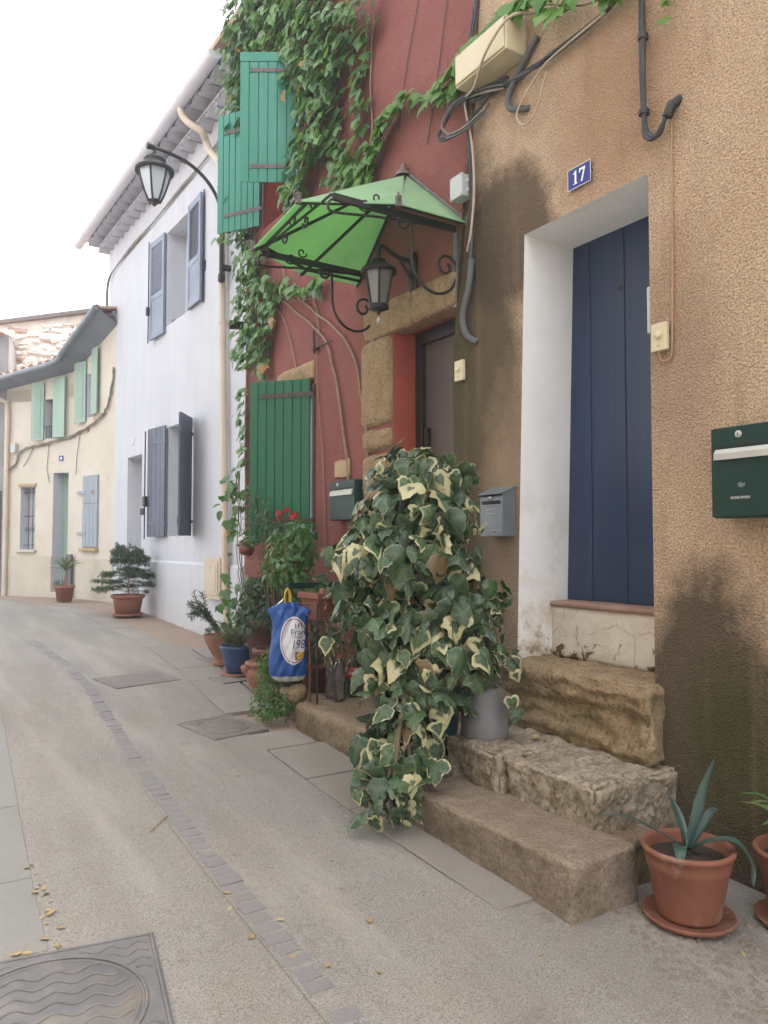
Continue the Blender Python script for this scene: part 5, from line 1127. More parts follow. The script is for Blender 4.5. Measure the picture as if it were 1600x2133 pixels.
for (s, o, z, sz, fr_) in spots:
    nn = Vector((U(-.55, .55), 1.0, U(.15, 1.1))).normalized(); tip = Vector((U(-.6, .6), U(.0, .5), -1)); Mx = orient(Vector((s - 7.0, o + .02, z - .3)), nn, tip, sz)
    if n < 300: ob = link('leaf', random.choice(vfs if fr_ else vms), vin); ob.matrix_basis = Mx; n += 1
    else: (VF if fr_ else VL).add(random.choice(vsh), Mx)
VL.build('small_leaves', M['vine_leaf'], vin); VF.build('young_leaves', M['vine_fresh'], vin)
def vstem(pts, r, o=.02):
    P = smoothline([(s - 7.0, o, z - .3) for s, z in pts], 7); P = [p + Vector((.015 * noise.noise(p * 4), 0, .012 * noise.noise(p * 5 + Vector((3,1,2))))) for p in P]; m_ = len(P)
    mb = MB(); mb.tube(P, [r * (1 - .5 * i / m_) for i in range(m_)], 7); mb.build('stem', M['bark'], vin)
vstem([(5.33,1.5),(5.33,1.96),(5.41,2.39),(5.57,2.89),(5.79,3.26),(6.42,3.67),(6.8,3.9)], .014); vstem([(5.03,2.0),(5.03,2.16),(5.1,2.54),(5.33,3.08),(6.02,3.57),(6.5,3.9),(6.7,4.4)], .013); vstem([(5.72,1.3),(5.72,1.5),(5.78,2.23),(5.88,2.86),(5.9,3.3)], .007)
vstem([(5.02,4.3),(5.02,4.51),(4.97,4.72),(5.0,5.07),(4.95,5.6)], .009); vstem([(5.56,4.5),(5.5,4.9),(5.6,5.4)], .008); vstem([(5.85,3.3),(5.95,3.62),(6.4,3.75),(6.6,4.1)], .008)
vstem([(3.75,4.5),(4.14,4.56),(4.52,4.68),(4.75,4.6),(4.92,4.43),(5.25,4.32)], .007); vstem([(2.45,4.22),(2.77,4.31),(3.05,4.48),(3.29,4.57),(3.55,4.58),(3.8,4.5)], .006, .075); vstem([(6.6,4.55),(6.15,4.7),(6.0,4.4)], .006)
vstem([(7.5,2.0),(7.5,3.1),(7.3,4.2),(7.4,6.5)], .012); vstem([(5.6,3.05),(5.9,3.35),(6.05,3.2)], .005); vstem([(6.3,3.05),(6.5,3.5),(6.9,3.9)], .006)

# ================================================================== POTS AND PLANTS IN FRONT OF THE RED HOUSE
ov = [simple_leaf(OVAL, .3, .3, .4), simple_leaf(OVAL, .1, .15, .7)]; br = [simple_leaf(BROAD, .3, .2, .4), simple_leaf(BROAD, .1, .3, .7)]
need = [([(0,0,0),(.06,.3,.02),(.05,.8,.0),(0,1,0),(-.05,.8,0),(-.06,.3,.02)], [(0,1,2,3,4,5)])]
def stems(t, name, mat, base, tops, r=.006):
    for b in tops:
        mb = MB(); base_ = Vector(base); b = Vector(b); mid = (base_ + b) / 2 + Vector((U(-.04,.04), U(-.04,.04), .03)); mb.tube(smoothline([base_, mid, b], 5), r, 5); mb.build(name, mat, t)
# bright leafy bush in a dark pot on the raised bed
t = thing('potted_bush', 'bright green leafy bush with small pointed leaves in front of the green shutter', 'bush', (2.66, 5.56, .35))
pot(t, pot_mesh(.12, .16, .32), M['conduit'], .14, .27); stems(t, 'stem', M['stem'], (0, 0, .27), [(U(-.2,.2), U(-.2,.2), U(.8, 1.2)) for _ in range(7)])
cloud(t, 'foliage', M['bush_mid'], [((.0, .05, 1.12), (.20, .24, .19)), ((-.06, .0, .95), (.19, .22, .17)), ((.02, -.02, .80), (.13, .15, .14)), ((.0, -.12, 1.24), (.10, .12, .10)), ((.03, -.1, .68), (.09, .09, .1))], 760, .075, ov)
# rose with red flowers
t = thing('rose_bush', 'thin rose bush with clustered red blooms leaning on the green shutter', 'rose', (2.72, 6.1, .30))
pot(t, pot_mesh(.13, .17, .30), M['terra_brown'], .15, .25); fl = [(.02, -.20, 1.47), (.06, -.27, 1.43), (-.01, -.10, 1.45), (.0, -.08, 1.40), (.05, -.23, 1.41), (.03, -.31, 1.42), (-.04, .06, 1.16), (.08, -.38, 1.13)]
tops = fl + [(-.05, .2, 1.5), (-.08, .28, 1.62), (-.06, .1, 1.55), (-.1, .35, 1.4), (0, -.05, 1.3)]
stems(t, 'stem', M['stem'], (0, 0, .25), tops, .005)
cloud(t, 'foliage', M['rose_leaf'], [((-.08, .26, 1.50), (.12, .22, .20)), ((-.05, .08, 1.38), (.12, .2, .13)), ((.0, -.06, 1.32), (.12, .18, .09)), ((-.1, .33, 1.25), (.1, .12, .18)), ((0, 0, 1.1), (.12, .2, .2))], 420, .05, ov, jitter=1.1, inner=.1)
for p in fl:
    L = Leaves(); rr_ = .040 if p[2] > 1.3 else .03
    for k in range(34):
        d = rvec(); d.z = abs(d.z) * .9 - .25; q = U(.3, 1); L.add(br[k % 2], orient(Vector(p) + d * rr_ * q * .6, d + Vector((0, 0, .3)), Vector((d.x, d.y, .5)) + rvec() * .4, rr_ * U(.6, .95)))
    o = L.build('flower', M['petal'], t); del o['kind']
# dark shrub in a big brown pot
t = thing('potted_shrub', 'dense dark green shrub in a broad brown terracotta pot', 'shrub', (2.84, 6.44, .262))
pot(t, pot_mesh(.16, .24, .56, .02, .07), M['terra_brown'], .2, .5); cloud(t, 'foliage', M['bush_dark'], [((0, 0, .70), (.28, .30, .20)), ((-.04, .05, .86), (.20, .22, .13)), ((-.05, -.2, .62), (.18, .16, .17)), ((-.1, .18, .58), (.18, .17, .15)), ((-.2, 0, .55), (.1, .2, .12))], 1500, .062, ov)
stems(t, 'stem', M['stem'], (0, 0, .5), [(U(-.15,.15), U(-.15,.15), .8) for _ in range(6)])
# climber with large palmate leaves by the downpipe
t = thing('climbing_plant', 'loose climber with drooping pointed leaves beside the cream downpipe', 'climber', (2.98, 7.62, .31))
P = [(0, 0, 0), (-.04, -.05, .4), (-.02, -.08, .8), (-.06, -.12, 1.1), (-.05, -.1, 1.5), (-.08, -.12, 1.9)]
for q in range(3): mb = MB(); mb.tube([p + Vector((q * .02, U(-.03,.03), 0)) for p in smoothline(P, 5)], .005, 5); mb.build('stem', M['stem'], t)
clm = [leaf_mesh(s, M['bush_mid']) for s in vsh[:2] + br]
for k in range(95):
    z = U(.12, 1.95); p = Vector((-.05 + U(-.16, .10), -.1 + U(-.16, .24), z))
    if .9 < z < 1.5 and random.random() < .85: continue
    ob = link('leaf', random.choice(clm), t); ob.matrix_basis = orient(p, Vector((U(-1,.4), U(-1,.4), U(.1,.8))), Vector((U(-.6,.6), U(-.6,.6), -1)), U(.05, .115))
# hanging red pot
t = thing('hanging_pot', 'tilted red pot with a white rim hung on the corner of the red house', 'hanging pot', (2.86, 7.10, 1.385))
Tm = Matrix.Rotation(R(14), 4, 'Y') @ Matrix.Rotation(R(-12), 4, 'X')
mb = MB(); mb.lathe([(0, 0), (.062, 0), (.085, .11), (.08, .11)], 20, M=Tm); mb.build('pot', M['red_pot'], t); mb = MB(); mb.lathe([(.086, .105), (.097, .11), (.10, .155), (.092, .157), (.088, .13), (0, .125)], 20, M=Tm); mb.build('rim', M['white_pot'], t)
mb = MB(); mb.tube([(.08, 0, .10), (.11, .02, .1)], .006, 5); mb.tube([Vector((.102 * math.cos(R(a)), .102 * math.sin(R(a)), .09)) for a in range(0, 361, 30)], .004, 5); mb.tube([(.0, -.1, .09), (.01, -.07, -.02), (.03, 0, -.03)], .004, 5); mb.build('hanger', M['iron'], t)
cloud(t, 'foliage', M['vine_leaf'], [((-.03, .0, .19), (.10, .10, .06))], 9, .07, vsh)
# bowl, blue pot, small round pot
t = thing('potted_plant', 'wide pale terracotta bowl with dry soil behind the blue pot', 'potted plant', (2.70, 7.28, gz(7.28)))
mb = MB(); mb.lathe([(0, 0), (.10, 0), (.105, .04), (.07, .06), (.12, .13), (.17, .23), (.19, .29), (.195, .305), (.18, .305), (.165, .26), (0, .25)], 28); mb.build('pot', M['terra_old'], t); mb = MB(); mb.lathe([(.17, .272), (0, .28)], 16); mb.build('soil', M['soil'], t)
def needles(t, branches, n, ln, mat, name='foliage', wd=1.0):
    L = Leaves()
    for b in branches:
        P = smoothline(b, 6)
        for i in range(n):
            q = U(.15, 1) * (len(P) - 1.01); k = int(q); p = P[k].lerp(P[k + 1], q - k); d = (P[k + 1] - P[k]).normalized(); r_ = rvec()
            L.add(need[0], orient(p, r_, d * .7 + r_.cross(d), ln * U(.7, 1.2)))
        mb = MB(); mb.tube(P, .004, 5); mb.build('branch', M['stem'], t)
    L.build(name, mat, t)
needles(t, [[(0, 0, .26), (-.10, .02, .42), (-.22, U(-.1, .1), .52 + U(-.05,.1)), (-.30 - U(0,.06), U(-.12, .1), .50 + U(-.1, .25))] for _ in range(8)] + [[(0, 0, .26), (-.12, -.1, .38), (-.22, -.16, .36)], [(0,0,.26), (-.13,.05,.5), (-.2,.08,.72)]], 150, .042, M['conifer'])
t = thing('potted_plant', 'blue glazed pot holding a straggly rosemary', 'potted plant', (2.66, 6.80, gz(6.8)))
mb = MB(); mb.lathe([(0, 0), (.13, 0), (.15, .008), (.152, .022), (.10, .022)], 24); mb.build('saucer', M['terra_old'], t)
mb = MB(); mb.lathe([(.0, .022), (.095, .022), (.12, .10), (.15, .23), (.165, .255), (.168, .275), (.152, .275), (.14, .22)], 28); mb.build('pot', M['glaze_blue'], t); mb = MB(); mb.lathe([(.145, .24), (0, .25)], 16); mb.build('soil', M['soil'], t)
needles(t, [[(0, 0, .24), (U(-.12,.12), U(-.12,.1), .36), (U(-.24,.16), U(-.25,.15), U(.30, .55))] for _ in range(22)], 90, .038, M['rosemary'])
t = thing('potted_plant', 'small round bellied terracotta pot with broad leaves beside the blue bag', 'potted plant', (2.58, 5.98, gz(5.98)))
mb = MB(); mb.lathe([(0, 0), (.09, 0), (.095, .03), (.13, .09), (.155, .16), (.15, .21), (.135, .235), (.165, .25), (.165, .272), (.14, .275), (.125, .24), (0, .22)], 28); mb.build('pot', M['terra_old'], t)
mb = MB(); mb.lathe([(.03, 0), (.05, .02), (.06, .06), (.045, .075), (0, .06)], 14, (-.13, .05, .17)); mb.build('side_cup', M['terra_old'], t)
for k, (x, y_, z, s_) in enumerate(((.02, -.10, .36, .24), (-.03, -.16, .32, .22), (.06, -.05, .42, .25), (.1, -.2, .36, .22), (-.06, .02, .30, .12), (-.1, .06, .28, .10), (.08, .05, .45, .2))):
    ob = link('leaf', leaf_mesh(br[k % 2], M['big_leaf']), t); ob.matrix_basis = orient(Vector((x * .5, y_ * .3, .24)), Vector((-.6, -.5, .7)) + rvec() * .3, Vector((x - .06, y_, z - .2)), s_)
# stones and trailing greenery on the corner of the bed
t = thing('trailing_plant', 'trailing small leaved greenery tumbling over the ledge corner', 'trailing plant', (2.30, 5.22, gz(5.2)))
cloud(t, 'foliage', M['trail'], [((.03, .05, .42), (.12, .14, .10)), ((.0, .03, .30), (.11, .15, .12)), ((-.03, .0, .18), (.10, .15, .11)), ((-.06, -.06, .09), (.12, .16, .07)), ((.05, -.12, .12), (.08, .10, .10))], 1500, .03, ov, inner=.2)
stems(t, 'stem', M['stem'], (.1, .05, .1), [(U(-.1,.1), U(-.12,.1), U(.1, .4)) for _ in range(6)], .004)
t = thing('stone', 'rounded ochre stone on the ledge under the blue bag', 'stone', (2.44, 5.06, .36)); mb = MB(); rstone(mb, (0, 0, .05), (.07, .065, .075), .06, 12, .012, 33, 8); mb.build('boulder', M['step_top'], t)
# trough on a stand
t = thing('planter_trough', 'long terracotta trough held by a wire cradle on a metal stand', 'planter', (2.50, 4.86, .36), R(8))
mb = MB(); L0, Dp, Hh = .62, .24, .20; z1 = .78
def ring(x0, x1, y0, y1, z): return [(x0, y0, z), (x1, y0, z), (x1, y1, z), (x0, y1, z)]
vs = ring(.03, L0-.03, .03, Dp-.03, z1-Hh) + ring(.008, L0-.008, .008, Dp-.008, z1-.045) + ring(-.012, L0+.012, -.012, Dp+.012, z1-.043) + ring(-.012, L0+.012, -.012, Dp+.012, z1) + ring(.012, L0-.012, .012, Dp-.012, z1) + ring(.016, L0-.016, .016, Dp-.016, z1-.06)
fs = [(0,3,2,1)] + [(k*4+i, k*4+(i+1)%4, (k+1)*4+(i+1)%4, (k+1)*4+i) for k in range(5) for i in range(4)] 
mb.add(vs, fs); mb.build('trough', M['terra'], t, .006); mb = MB(); mb.add(ring(.016, L0-.016, .016, Dp-.016, z1-.05), [(0,1,2,3)]); mb.build('soil', M['soil'], t)
mb = MB(); mb.lathe([(.0, 0), (.022, 0), (.026, .05), (.022, .05)], 14, M=Matrix.Translation((.05, .05, z1 - .02)) @ Matrix.Rotation(R(50), 4, 'Y')); mb.build('clay_tube', M['terra'], t)
for z in (z1 - .08, z1 - .16): mb = MB(); mb.tube([(-.02, -.02, z), (L0 + .02, -.02, z), (L0 + .02, Dp + .02, z), (-.02, Dp + .02, z), (-.02, -.02, z)], .005, 6); mb.build('cradle_wire', M['rust'], t)
for x, y_ in ((-.02, -.02), (L0 + .02, -.02), (-.02, Dp + .02), (L0 + .02, Dp + .02)): mb = MB(); mb.tube([(x, y_, 0), (x, y_, z1 - .07)], .007, 6); mb.build('leg', M['iron'], t)
mb = MB(); mb.tube([(x, -.02, z1 - Hh - .005) for x in (-.02, L0 + .02)], .006, 6); mb.tube([(x, Dp + .02, z1 - Hh - .005) for x in (-.02, L0 + .02)], .006, 6); [mb.tube([(x, -.02, z1 - Hh - .006), (x, Dp + .02, z1 - Hh - .006)], .005, 6) for x in (.05, .2, .35, .5)]; mb.build('stand_shelf', M['iron'], t)
cloud(t, 'foliage', M['trail'], [((.14, .12, z1 - .0), (.10, .08, .05)), ((.45, .12, z1 + .03), (.14, .1, .06))], 150, .06, ov)
L = Leaves()
for _ in range(420): x = U(.02, L0); L.add(need[0], orient(Vector((x, U(-.05, .02), z1 - U(-.02, .5))), rvec(), Vector((U(-.5,.5), -.3, -1)), U(.05, .12)))
L.build('dry_grass', M['dry'], t)
mb = MB(); mb.box((-.06, Dp + .05, z1 + .02), (L0, Dp + .07, z1 + .06)); tag(mb.build('rail', M['lb_green'], t), 'dark green metal rail')
t = thing('potted_plant', 'brown terracotta pot with sprawling stems behind the plastic bottles', 'potted plant', (2.72, 5.30, .355)); pot(t, pot_mesh(.10, .14, .24), M['terra_brown'], .12, .2)
cloud(t, 'foliage', M['bush_dark'], [((0, -.05, .36), (.20, .22, .15)), ((.0, .1, .5), (.16, .2, .14))], 300, .05, ov); stems(t, 'stem', M['dry'], (0, 0, .2), [(U(-.25,.1), U(-.3,.1), U(.25, .5)) for _ in range(6)], .004)
# ================================================================== BAG ON A ROD
t = thing('metal_rod', 'thin rusty metal rod standing on the ledge beside the bag', 'rod', (2.475, 4.935, .34)); mb = MB(); mb.tube([(0, 0, 0), (0, 0, .3), (-.004, .004, .60)], .009, 8); mb.build('rod', M['rust'], t)
def mk_bag():
    m = NT('blue_plastic_film'); n1 = m.noise(14, 5, .6, dist=1.2); sp = m.sep(); col = m.mix(m.ramp(n1, .35, .7), (.015, .075, .30), (.02, .095, .36)); col = m.mix(m.ramp(sp[2], .045, .035), col, (.55, .54, .55))
    m.col(col); m.set(Roughness=.3); m.nrm(m.bump(n1, .7, .012)); return m.mat
M['bag'] = mk_bag(); M['bag_white'] = pm('white_plastic_print', (.74, .75, .78), (.68, .69, .73), 9, .35, .4, 14, .008); M['bag_yellow'] = pm('yellow_plastic', (.72, .50, .02), (.66, .45, .02), 9, .35)
M['ink_red'] = pm('red_ink', (.55, .03, .03), (.5, .03, .03), 9, .4); M['ink_navy'] = pm('navy_ink', (.02, .03, .12), (.025, .035, .14), 9, .4)
bag = thing('carrier_bag', 'shiny blue plastic carrier bag with a white oval print, hung over the ledge', 'bag', (2.36, 5.04, .51), R(-25.5))
ROW = [(0, .07, .07, .012), (.012, .105, .105, .03), (.05, .135, .125, .05), (.12, .145, .13, .062), (.25, .132, .125, .066), (.38, .115, .118, .055), (.45, .128, .134, .043), (.49, .150, .152, .033), (.51, .162, .158, .022), (.535, .11, .085, .026), (.565, .055, .04, .02)]
def brow(z):
    for a, b in zip(ROW, ROW[1:]):
        if z <= b[0]: f = (z - a[0]) / (b[0] - a[0]); return [a[i] + (b[i] - a[i]) * f for i in range(4)]
    return ROW[-1]
def pleat(x, z): return .006 * math.sin(x * 55 + z * 9 + 2.5 * math.sin(z * 11)) + .008 * noise.noise((x * 16, z * 9, 2.0)) + .004 * math.sin(x * 90 - z * 45)
def bfront(x, z):
    r_ = brow(z); hh = r_[1] if x < 0 else r_[2]; q = max(0, 1 - min(1, abs(x) / hh) ** 2.2); return -r_[3] * q ** .6 + pleat(x, z) * (.25 + q)
mb = MB(); NZ, NX = 56, 40; vs = []
for i in range(NZ + 1):
    z = .565 * i / NZ; r_ = brow(z)
    for j in range(NX + 1):
        u = -1 + 2 * j / NX; x = u * (r_[1] if u < 0 else r_[2]); vs.append((x, bfront(x, z), z))
nv = len(vs); vs += [(x, -y_ * .8 + .002, z) for x, y_, z in vs]
fs = [(i * (NX + 1) + j, i * (NX + 1) + j + 1, (i + 1) * (NX + 1) + j + 1, (i + 1) * (NX + 1) + j) for i in range(NZ) for j in range(NX)]
fs += [tuple(nv + k for k in f[::-1]) for f in fs]; mb.add(vs, fs, 0, True); mb.build('film', M['bag'], bag)
def on_bag(x, z, e): return (x, bfront(x, z) - e, z)
def disc(cx, cz, rx, rz, mat, name, e, rings=8, seg=40, hole=0, xmax=.112):
    mb = MB(); vs = []
    for k in range(rings + 1):
        f = hole + (1 - hole) * k / rings
        for i in range(seg): a = 2 * math.pi * i / seg; vs.append(on_bag(min(cx + rx * f * math.cos(a), xmax), cz + rz * f * math.sin(a), e))
    mb.add(vs, [(k * seg + i, k * seg + (i + 1) % seg, (k + 1) * seg + (i + 1) % seg, (k + 1) * seg + i) for k in range(rings) for i in range(seg)], 0, True); return mb.build(name, mat, bag)
disc(.035, .295, .098, .168, M['bag_white'], 'oval_print', .004); disc(.035, .295, .089, .158, M['ink_red'], 'oval_ring', .005, 1, 48, .975); disc(.035, .295, .085, .153, M['ink_navy'], 'oval_ring', .005, 1, 48, .975)
def bag_text(body, size, cx, cz, mat, sx=1.0, shear=0, e=.006):
    me = text_me(body, size, mat, 'lettering', 0, shear, sx)
    for v in me.vertices: x = min(v.co.x + cx, .115); z = v.co.y + cz; v.co = on_bag(x, z, e)
    return link('lettering', me, bag)
bag_text('i', .062, .045, .405, M['ink_red'], 1.5); bag_text('n', .062, .078, .405, M['ink_navy'], 1.25); bag_text('Fran', .058, .062, .352, M['ink_navy'], 1.0); bag_text('- depuis', .026, .058, .322, M['ink_navy'], .9, .3); bag_text('198', .085, .062, .265, M['ink_navy'], .75, .2)
mb = MB(); mb.add([on_bag(x, z, .006) for z in (.160, .185, .215) for x in (.045, .078, .112)], [(0,1,4,3),(1,2,5,4),(3,4,7,6),(4,5,8,7)]); mb.build('logo_square', M['ink_navy'], bag); disc(.0785, .1875, .026, .026, M['bag_yellow'], 'logo_disc', .008, 3, 24); disc(.0785, .1875, .027, .027, M['ink_red'], 'logo_ring', .0085, 1, 24, .93); bag_text('LIDL', .021, .0785, .1875, M['ink_navy'], 1.0, 0, .0095)
mb = MB(); P = smoothline([(-.03, -.008, .555), (-.03, -.015, .62), (-.012, -.015, .66), (.008, -.012, .62), (.012, -.008, .55)], 6); mb.tube(P, .017, 8, squash=.35); mb.tube([(.0, .012, .55), (.0, .014, .62), (-.012, .0, .655)], .016, 8, squash=.35); mb.build('handle', M['bag_yellow'], bag)
mb = MB(); mb.add([(-.115, .0, .525), (-.05, -.012, .57), (-.028, -.005, .615), (-.03, .015, .60), (-.08, .02, .555)], [(0,1,2,3,4)]); mb.build('inner_flap', M['bag_white'], bag)
# ================================================================== BOTTLES
def mk_pet(name, c):
    m = NT(name); tr = m.n('ShaderNodeBsdfTransparent'); tr.inputs[0].default_value = (*c, 1); gl = m.n('ShaderNodeBsdfGlossy'); gl.inputs['Roughness'].default_value = .12
    fr_ = m.n('ShaderNodeFresnel'); fr_.inputs['IOR'].default_value = 1.45; f = m.math('ADD', m.math('MULTIPLY', fr_.outputs[0], 1.6), .05); f = m.math('MINIMUM', f, 1.0)
    bm = m.bump(m.noise(26, 3), .5, .01); m.l(bm, gl.inputs['Normal']); m.l(bm, fr_.inputs['Normal'])
    a = m.n('ShaderNodeMixShader'); m.l(f, a.inputs[0]); m.l(tr.outputs[0], a.inputs[1]); m.l(gl.outputs[0], a.inputs[2]); m.l(a.outputs[0], m.out.inputs[0]); return m.mat
M['pet'] = mk_pet('clear_pet', (.90, .91, .92)); M['pet_green'] = mk_pet('green_liquid_pet', (.45, .62, .52)); M['cap_orange'] = pm('orange_cap', (.62, .10, .03), (.55, .09, .03), 9, .4); M['label_red'] = pm('red_label', (.50, .01, .015), (.46, .01, .015), 9, .35)
def bottle(loc, kind, label, h=.33, r=.043):
    t = thing('plastic_bottle', label, 'bottle', loc, R(-25), 'plastic bottles on the ledge')
    if kind == 0: pr = [(0, .006), (r*.7, 0), (r*.95, .012), (r, .04), (r*.96, .10), (r*.78, .14), (r*.95, .18), (r*.9, .22), (r*.6, .265), (.016, .295), (.014, .315)]
    else: pr = [(0, .006), (r*.8, 0), (r, .015), (r, .05)] + [(r * (1 - .04 * (i % 2)), .055 + i * .011) for i in range(9)] + [(r, .16), (r, .225), (r*.85, .255), (.018, .295), (.014, .30), (.014, .318)]
    mb = MB(); mb.lathe(pr, 20); mb.build('body', M['pet_green'] if kind == 2 else M['pet'], t)
    if kind == 1: mb = MB(); mb.lathe([(.018, .303), (.018, .326), (.016, .329), (0, .329)], 16); mb.build('cap', M['cap_orange'], t)
    if kind == 2:
        mb = MB(); mb.lathe([(r * 1.015, .155), (r * 1.02, .158), (r * 1.02, .222), (r * 1.015, .225)], 24); mb.build('label', M['label_red'], t)
        for body, sz, zc in (('Coca-Cola', .034, .187), ('GOUT ORIGINAL', .007, .214)):
            me = text_me(body, sz, M['enamel_white'], 'lettering', 0, .3 if sz > .02 else 0, .62)
            for v in me.vertices: a = v.co.x / r + .15; q = r * 1.03; v.co = (q * math.sin(a), -q * math.cos(a), v.co.y + zc)
            link('lettering', me, t)
    return t
bottle((2.69, 5.02, .362), 0, 'crumpled clear bottle without a cap on the ledge'); bottle((2.70, 4.91, .362), 1, 'ribbed clear bottle with an orange cap on the ledge', r=.046); bottle((2.83, 4.94, .362), 2, 'bottle with a red label and dark green dregs behind the ivy', r=.046)
# ================================================================== AGAVE POTS ON THE RIGHT
def blade(L, pts, wd, fold=.35):
    P = smoothline(pts, 5); n_ = len(P); vs = []; 
    for i, p in enumerate(P):
        f = i / (n_ - 1); w_ = wd * (.55 + 1.2 * f - 1.75 * f * f * f if f < .75 else max(0, (1 - f) * 3.0)) ; w_ = max(w_, .0008); d = (P[min(i+1,n_-1)] - P[max(i-1,0)]).normalized(); side = d.cross(Vector((0, 0, 1))); side = side.normalized() if side.length > .05 else Vector((1, 0, 0)); upv = side.cross(d)
        vs += [p - side * w_ + upv * w_ * fold, p - side * w_ * .5 + upv * w_ * fold * .3, p, p + side * w_ * .5 + upv * w_ * fold * .3, p + side * w_ + upv * w_ * fold]
    L.add((vs, [(i * 5 + j, i * 5 + j + 1, (i + 1) * 5 + j + 1, (i + 1) * 5 + j) for i in range(n_ - 1) for j in range(4)]), Matrix.Identity(4))
def terra_pot(name, label, loc, cat, sc_=1.0):
    t = thing(name, label, cat, loc)
    mb = MB(); mb.lathe([(0, .0), (.125, 0), (.142, .006), (.150, .024), (.144, .026), (.135, .012), (0, .012)], 40); mb.build('saucer', M['terra'], t)
    mb = MB(); mb.lathe([(0, .014), (.098, .014), (.102, .03), (.128, .195), (.132, .20), (.1365, .225), (.140, .258), (.147, .262), (.150, .272), (.147, .282), (.138, .283), (.132, .27), (.122, .2), (.118, .19)], 44); mb.build('pot', M['terra'], t)
    mb = MB(); mb.lathe([(.128, .235), (.1, .24), (0, .245)], 20); mb.build('soil', M['soil'], t); 
    for c_ in t.children: c_.scale = (1.14, 1.14, .97)
    return t
t = terra_pot('potted_agave', 'blue green agave in a terracotta pot and saucer at the foot of the steps', (2.555, 1.90, gz(1.9) + .004), 'agave')
IRT = Vector((.847, -.531, 0)); IFW = Vector((.531, .847, 0)); b0 = Vector((0, 0, .25))
for pts, wd in (([(0,0,0),(-.10,.02,.06),(-.22,.03,.115),(-.34,.03,.12)], .014), ([(0,0,0),(-.03,.02,.10),(-.055,.04,.20)], .024), ([(0,0,0),(.04,.02,.10),(.085,.05,.21),(.14,.07,.33)], .024), ([(0,0,0),(.08,.05,.07),(.14,.09,.12),(.21,.12,.09)], .020), ([(0,0,0),(.08,-.04,.05),(.15,-.08,.055),(.19,-.10,-.01),(.195,-.11,-.09)], .028), ([(0,0,0),(-.05,-.06,.04),(-.075,-.12,.045),(-.085,-.15,.0)], .026), ([(0,0,0),(-.01,.05,.1),(-.03,.10,.17)], .018)):
    L = Leaves(); blade(L, [b0 + IRT * a + IFW * b + Vector((0, 0, c)) for a, b, c in pts], wd); o = L.build('leaf', M['agave'], t); del o['kind']
t = terra_pot('potted_agave', 'fresh green spiky plant in a terracotta pot close to the ochre wall', (2.90, 1.655, gz(1.655) + .004), 'agave')
for a in range(14):
    an = a * 2.4 + .3; el = U(.1, .35); d = Vector((math.cos(an), math.sin(an), 0)); L = Leaves(); ln = U(.16, .26); blade(L, [b0 + Vector((0,0,.02)), b0 + d * ln * .5 + Vector((0, 0, el * .5 + .02)), b0 + d * ln + Vector((0, 0, el * .6))], .015); o = L.build('leaf', M['yucca'] if a % 3 else M['bush_mid'], t); del o['kind']
# ================================================================== FAR POTS
t = thing('potted_fir', 'little fir tree in a terracotta pot against the white house', 'fir tree', (2.76, 11.3, gz(11.3)))
mb = MB(); mb.lathe([(0, 0), (.19, 0), (.21, .01), (.215, .035), (.18, .035)], 28); mb.build('saucer', M['plastic_terra'], t)
mb = MB(); mb.lathe([(0, .03), (.17, .03), (.205, .24), (.21, .25), (.235, .26), (.24, .30), (.225, .305), (.21, .27), (0, .26)], 32); mb.build('pot', M['plastic_terra'], t)
mb = MB(); mb.tube([(0, 0, .25), (.01, 0, .6), (0, .01, .98)], [.016, .011, .004], 7); mb.build('trunk', M['bark'], t)
brn = []
for k in range(58):
    z = U(.34, .95); ln = (.46 * (1 - (z - .3) / .80) + .07) * U(.8, 1.1); an = k * 2.399; d = Vector((math.cos(an), math.sin(an), 0)); a = Vector((0, 0, z)); e = a + d * ln + Vector((0, 0, U(-.06, .20) + (.05 if z > .7 else -.02))); brn.append([a, (a + e) / 2 + Vector((0, 0, .02)), e])
    for q in range(2): m_ = a.lerp(e, .55 + .2 * q); sd = d.cross(Vector((0, 0, 1))) * (1 if q else -1); brn.append([m_, m_ + (d + sd) * ln * .16, m_ + (d * .9 + sd) * ln * .34])
needles(t, brn, 70, .045, M['conifer'])
t = thing('potted_yucca', 'spiky yucca in a square shouldered terracotta pot before the beige house door', 'yucca', (2.36, 14.0, .50))
mb = MB(); mb.lathe([(0, 0), (.12, 0), (.15, .22), (.17, .225), (.17, .27), (.155, .27), (.15, .24), (0, .23)], 20); mb.build('pot', M['plastic_terra'], t)
mb = MB(); mb.tube([(0, 0, .22), (.02, 0, .45), (.02, .01, .55)], .022, 7); mb.build('trunk', M['bark'], t)
for a in range(26):
    an = a * 2.4; el = U(.05, .9); d = Vector((math.cos(an), math.sin(an), 0)); L = Leaves(); ln = U(.28, .42); b1 = Vector((.02, 0, .52)); blade(L, [b1, b1 + d * ln * .5 * math.cos(el) + Vector((0, 0, ln * .55 * math.sin(el) + .03)), b1 + d * ln * math.cos(el) + Vector((0, 0, ln * math.sin(el) * .8))], .016); o = L.build('leaf', M['yucca'], t); del o['kind']
cloud(t, 'undergrowth', M['bush_dark'], [((-.08, 0, .32), (.1, .1, .06))], 40, .06, ov)
t = thing('lattice_board', 'narrow black patterned panel leaning by the beige house door', 'panel', F1 @ Vector((.02, .09, .5)), R(90 + 36.5))
part_box('board', (-.075, -.01, 0), (.075, .01, .78), M['cable_black'], t, .003)
mb = MB()
for k in range(16): z = .03 + k * .047; mb.tube([(-.06 + (k % 2) * .02, .012, z), (-.02, .014, z + .03), (.02, .012, z - .005), (.06, .014, z + .03)], .005, 5)
mb.build('pattern', M['pale_pvc'], t)
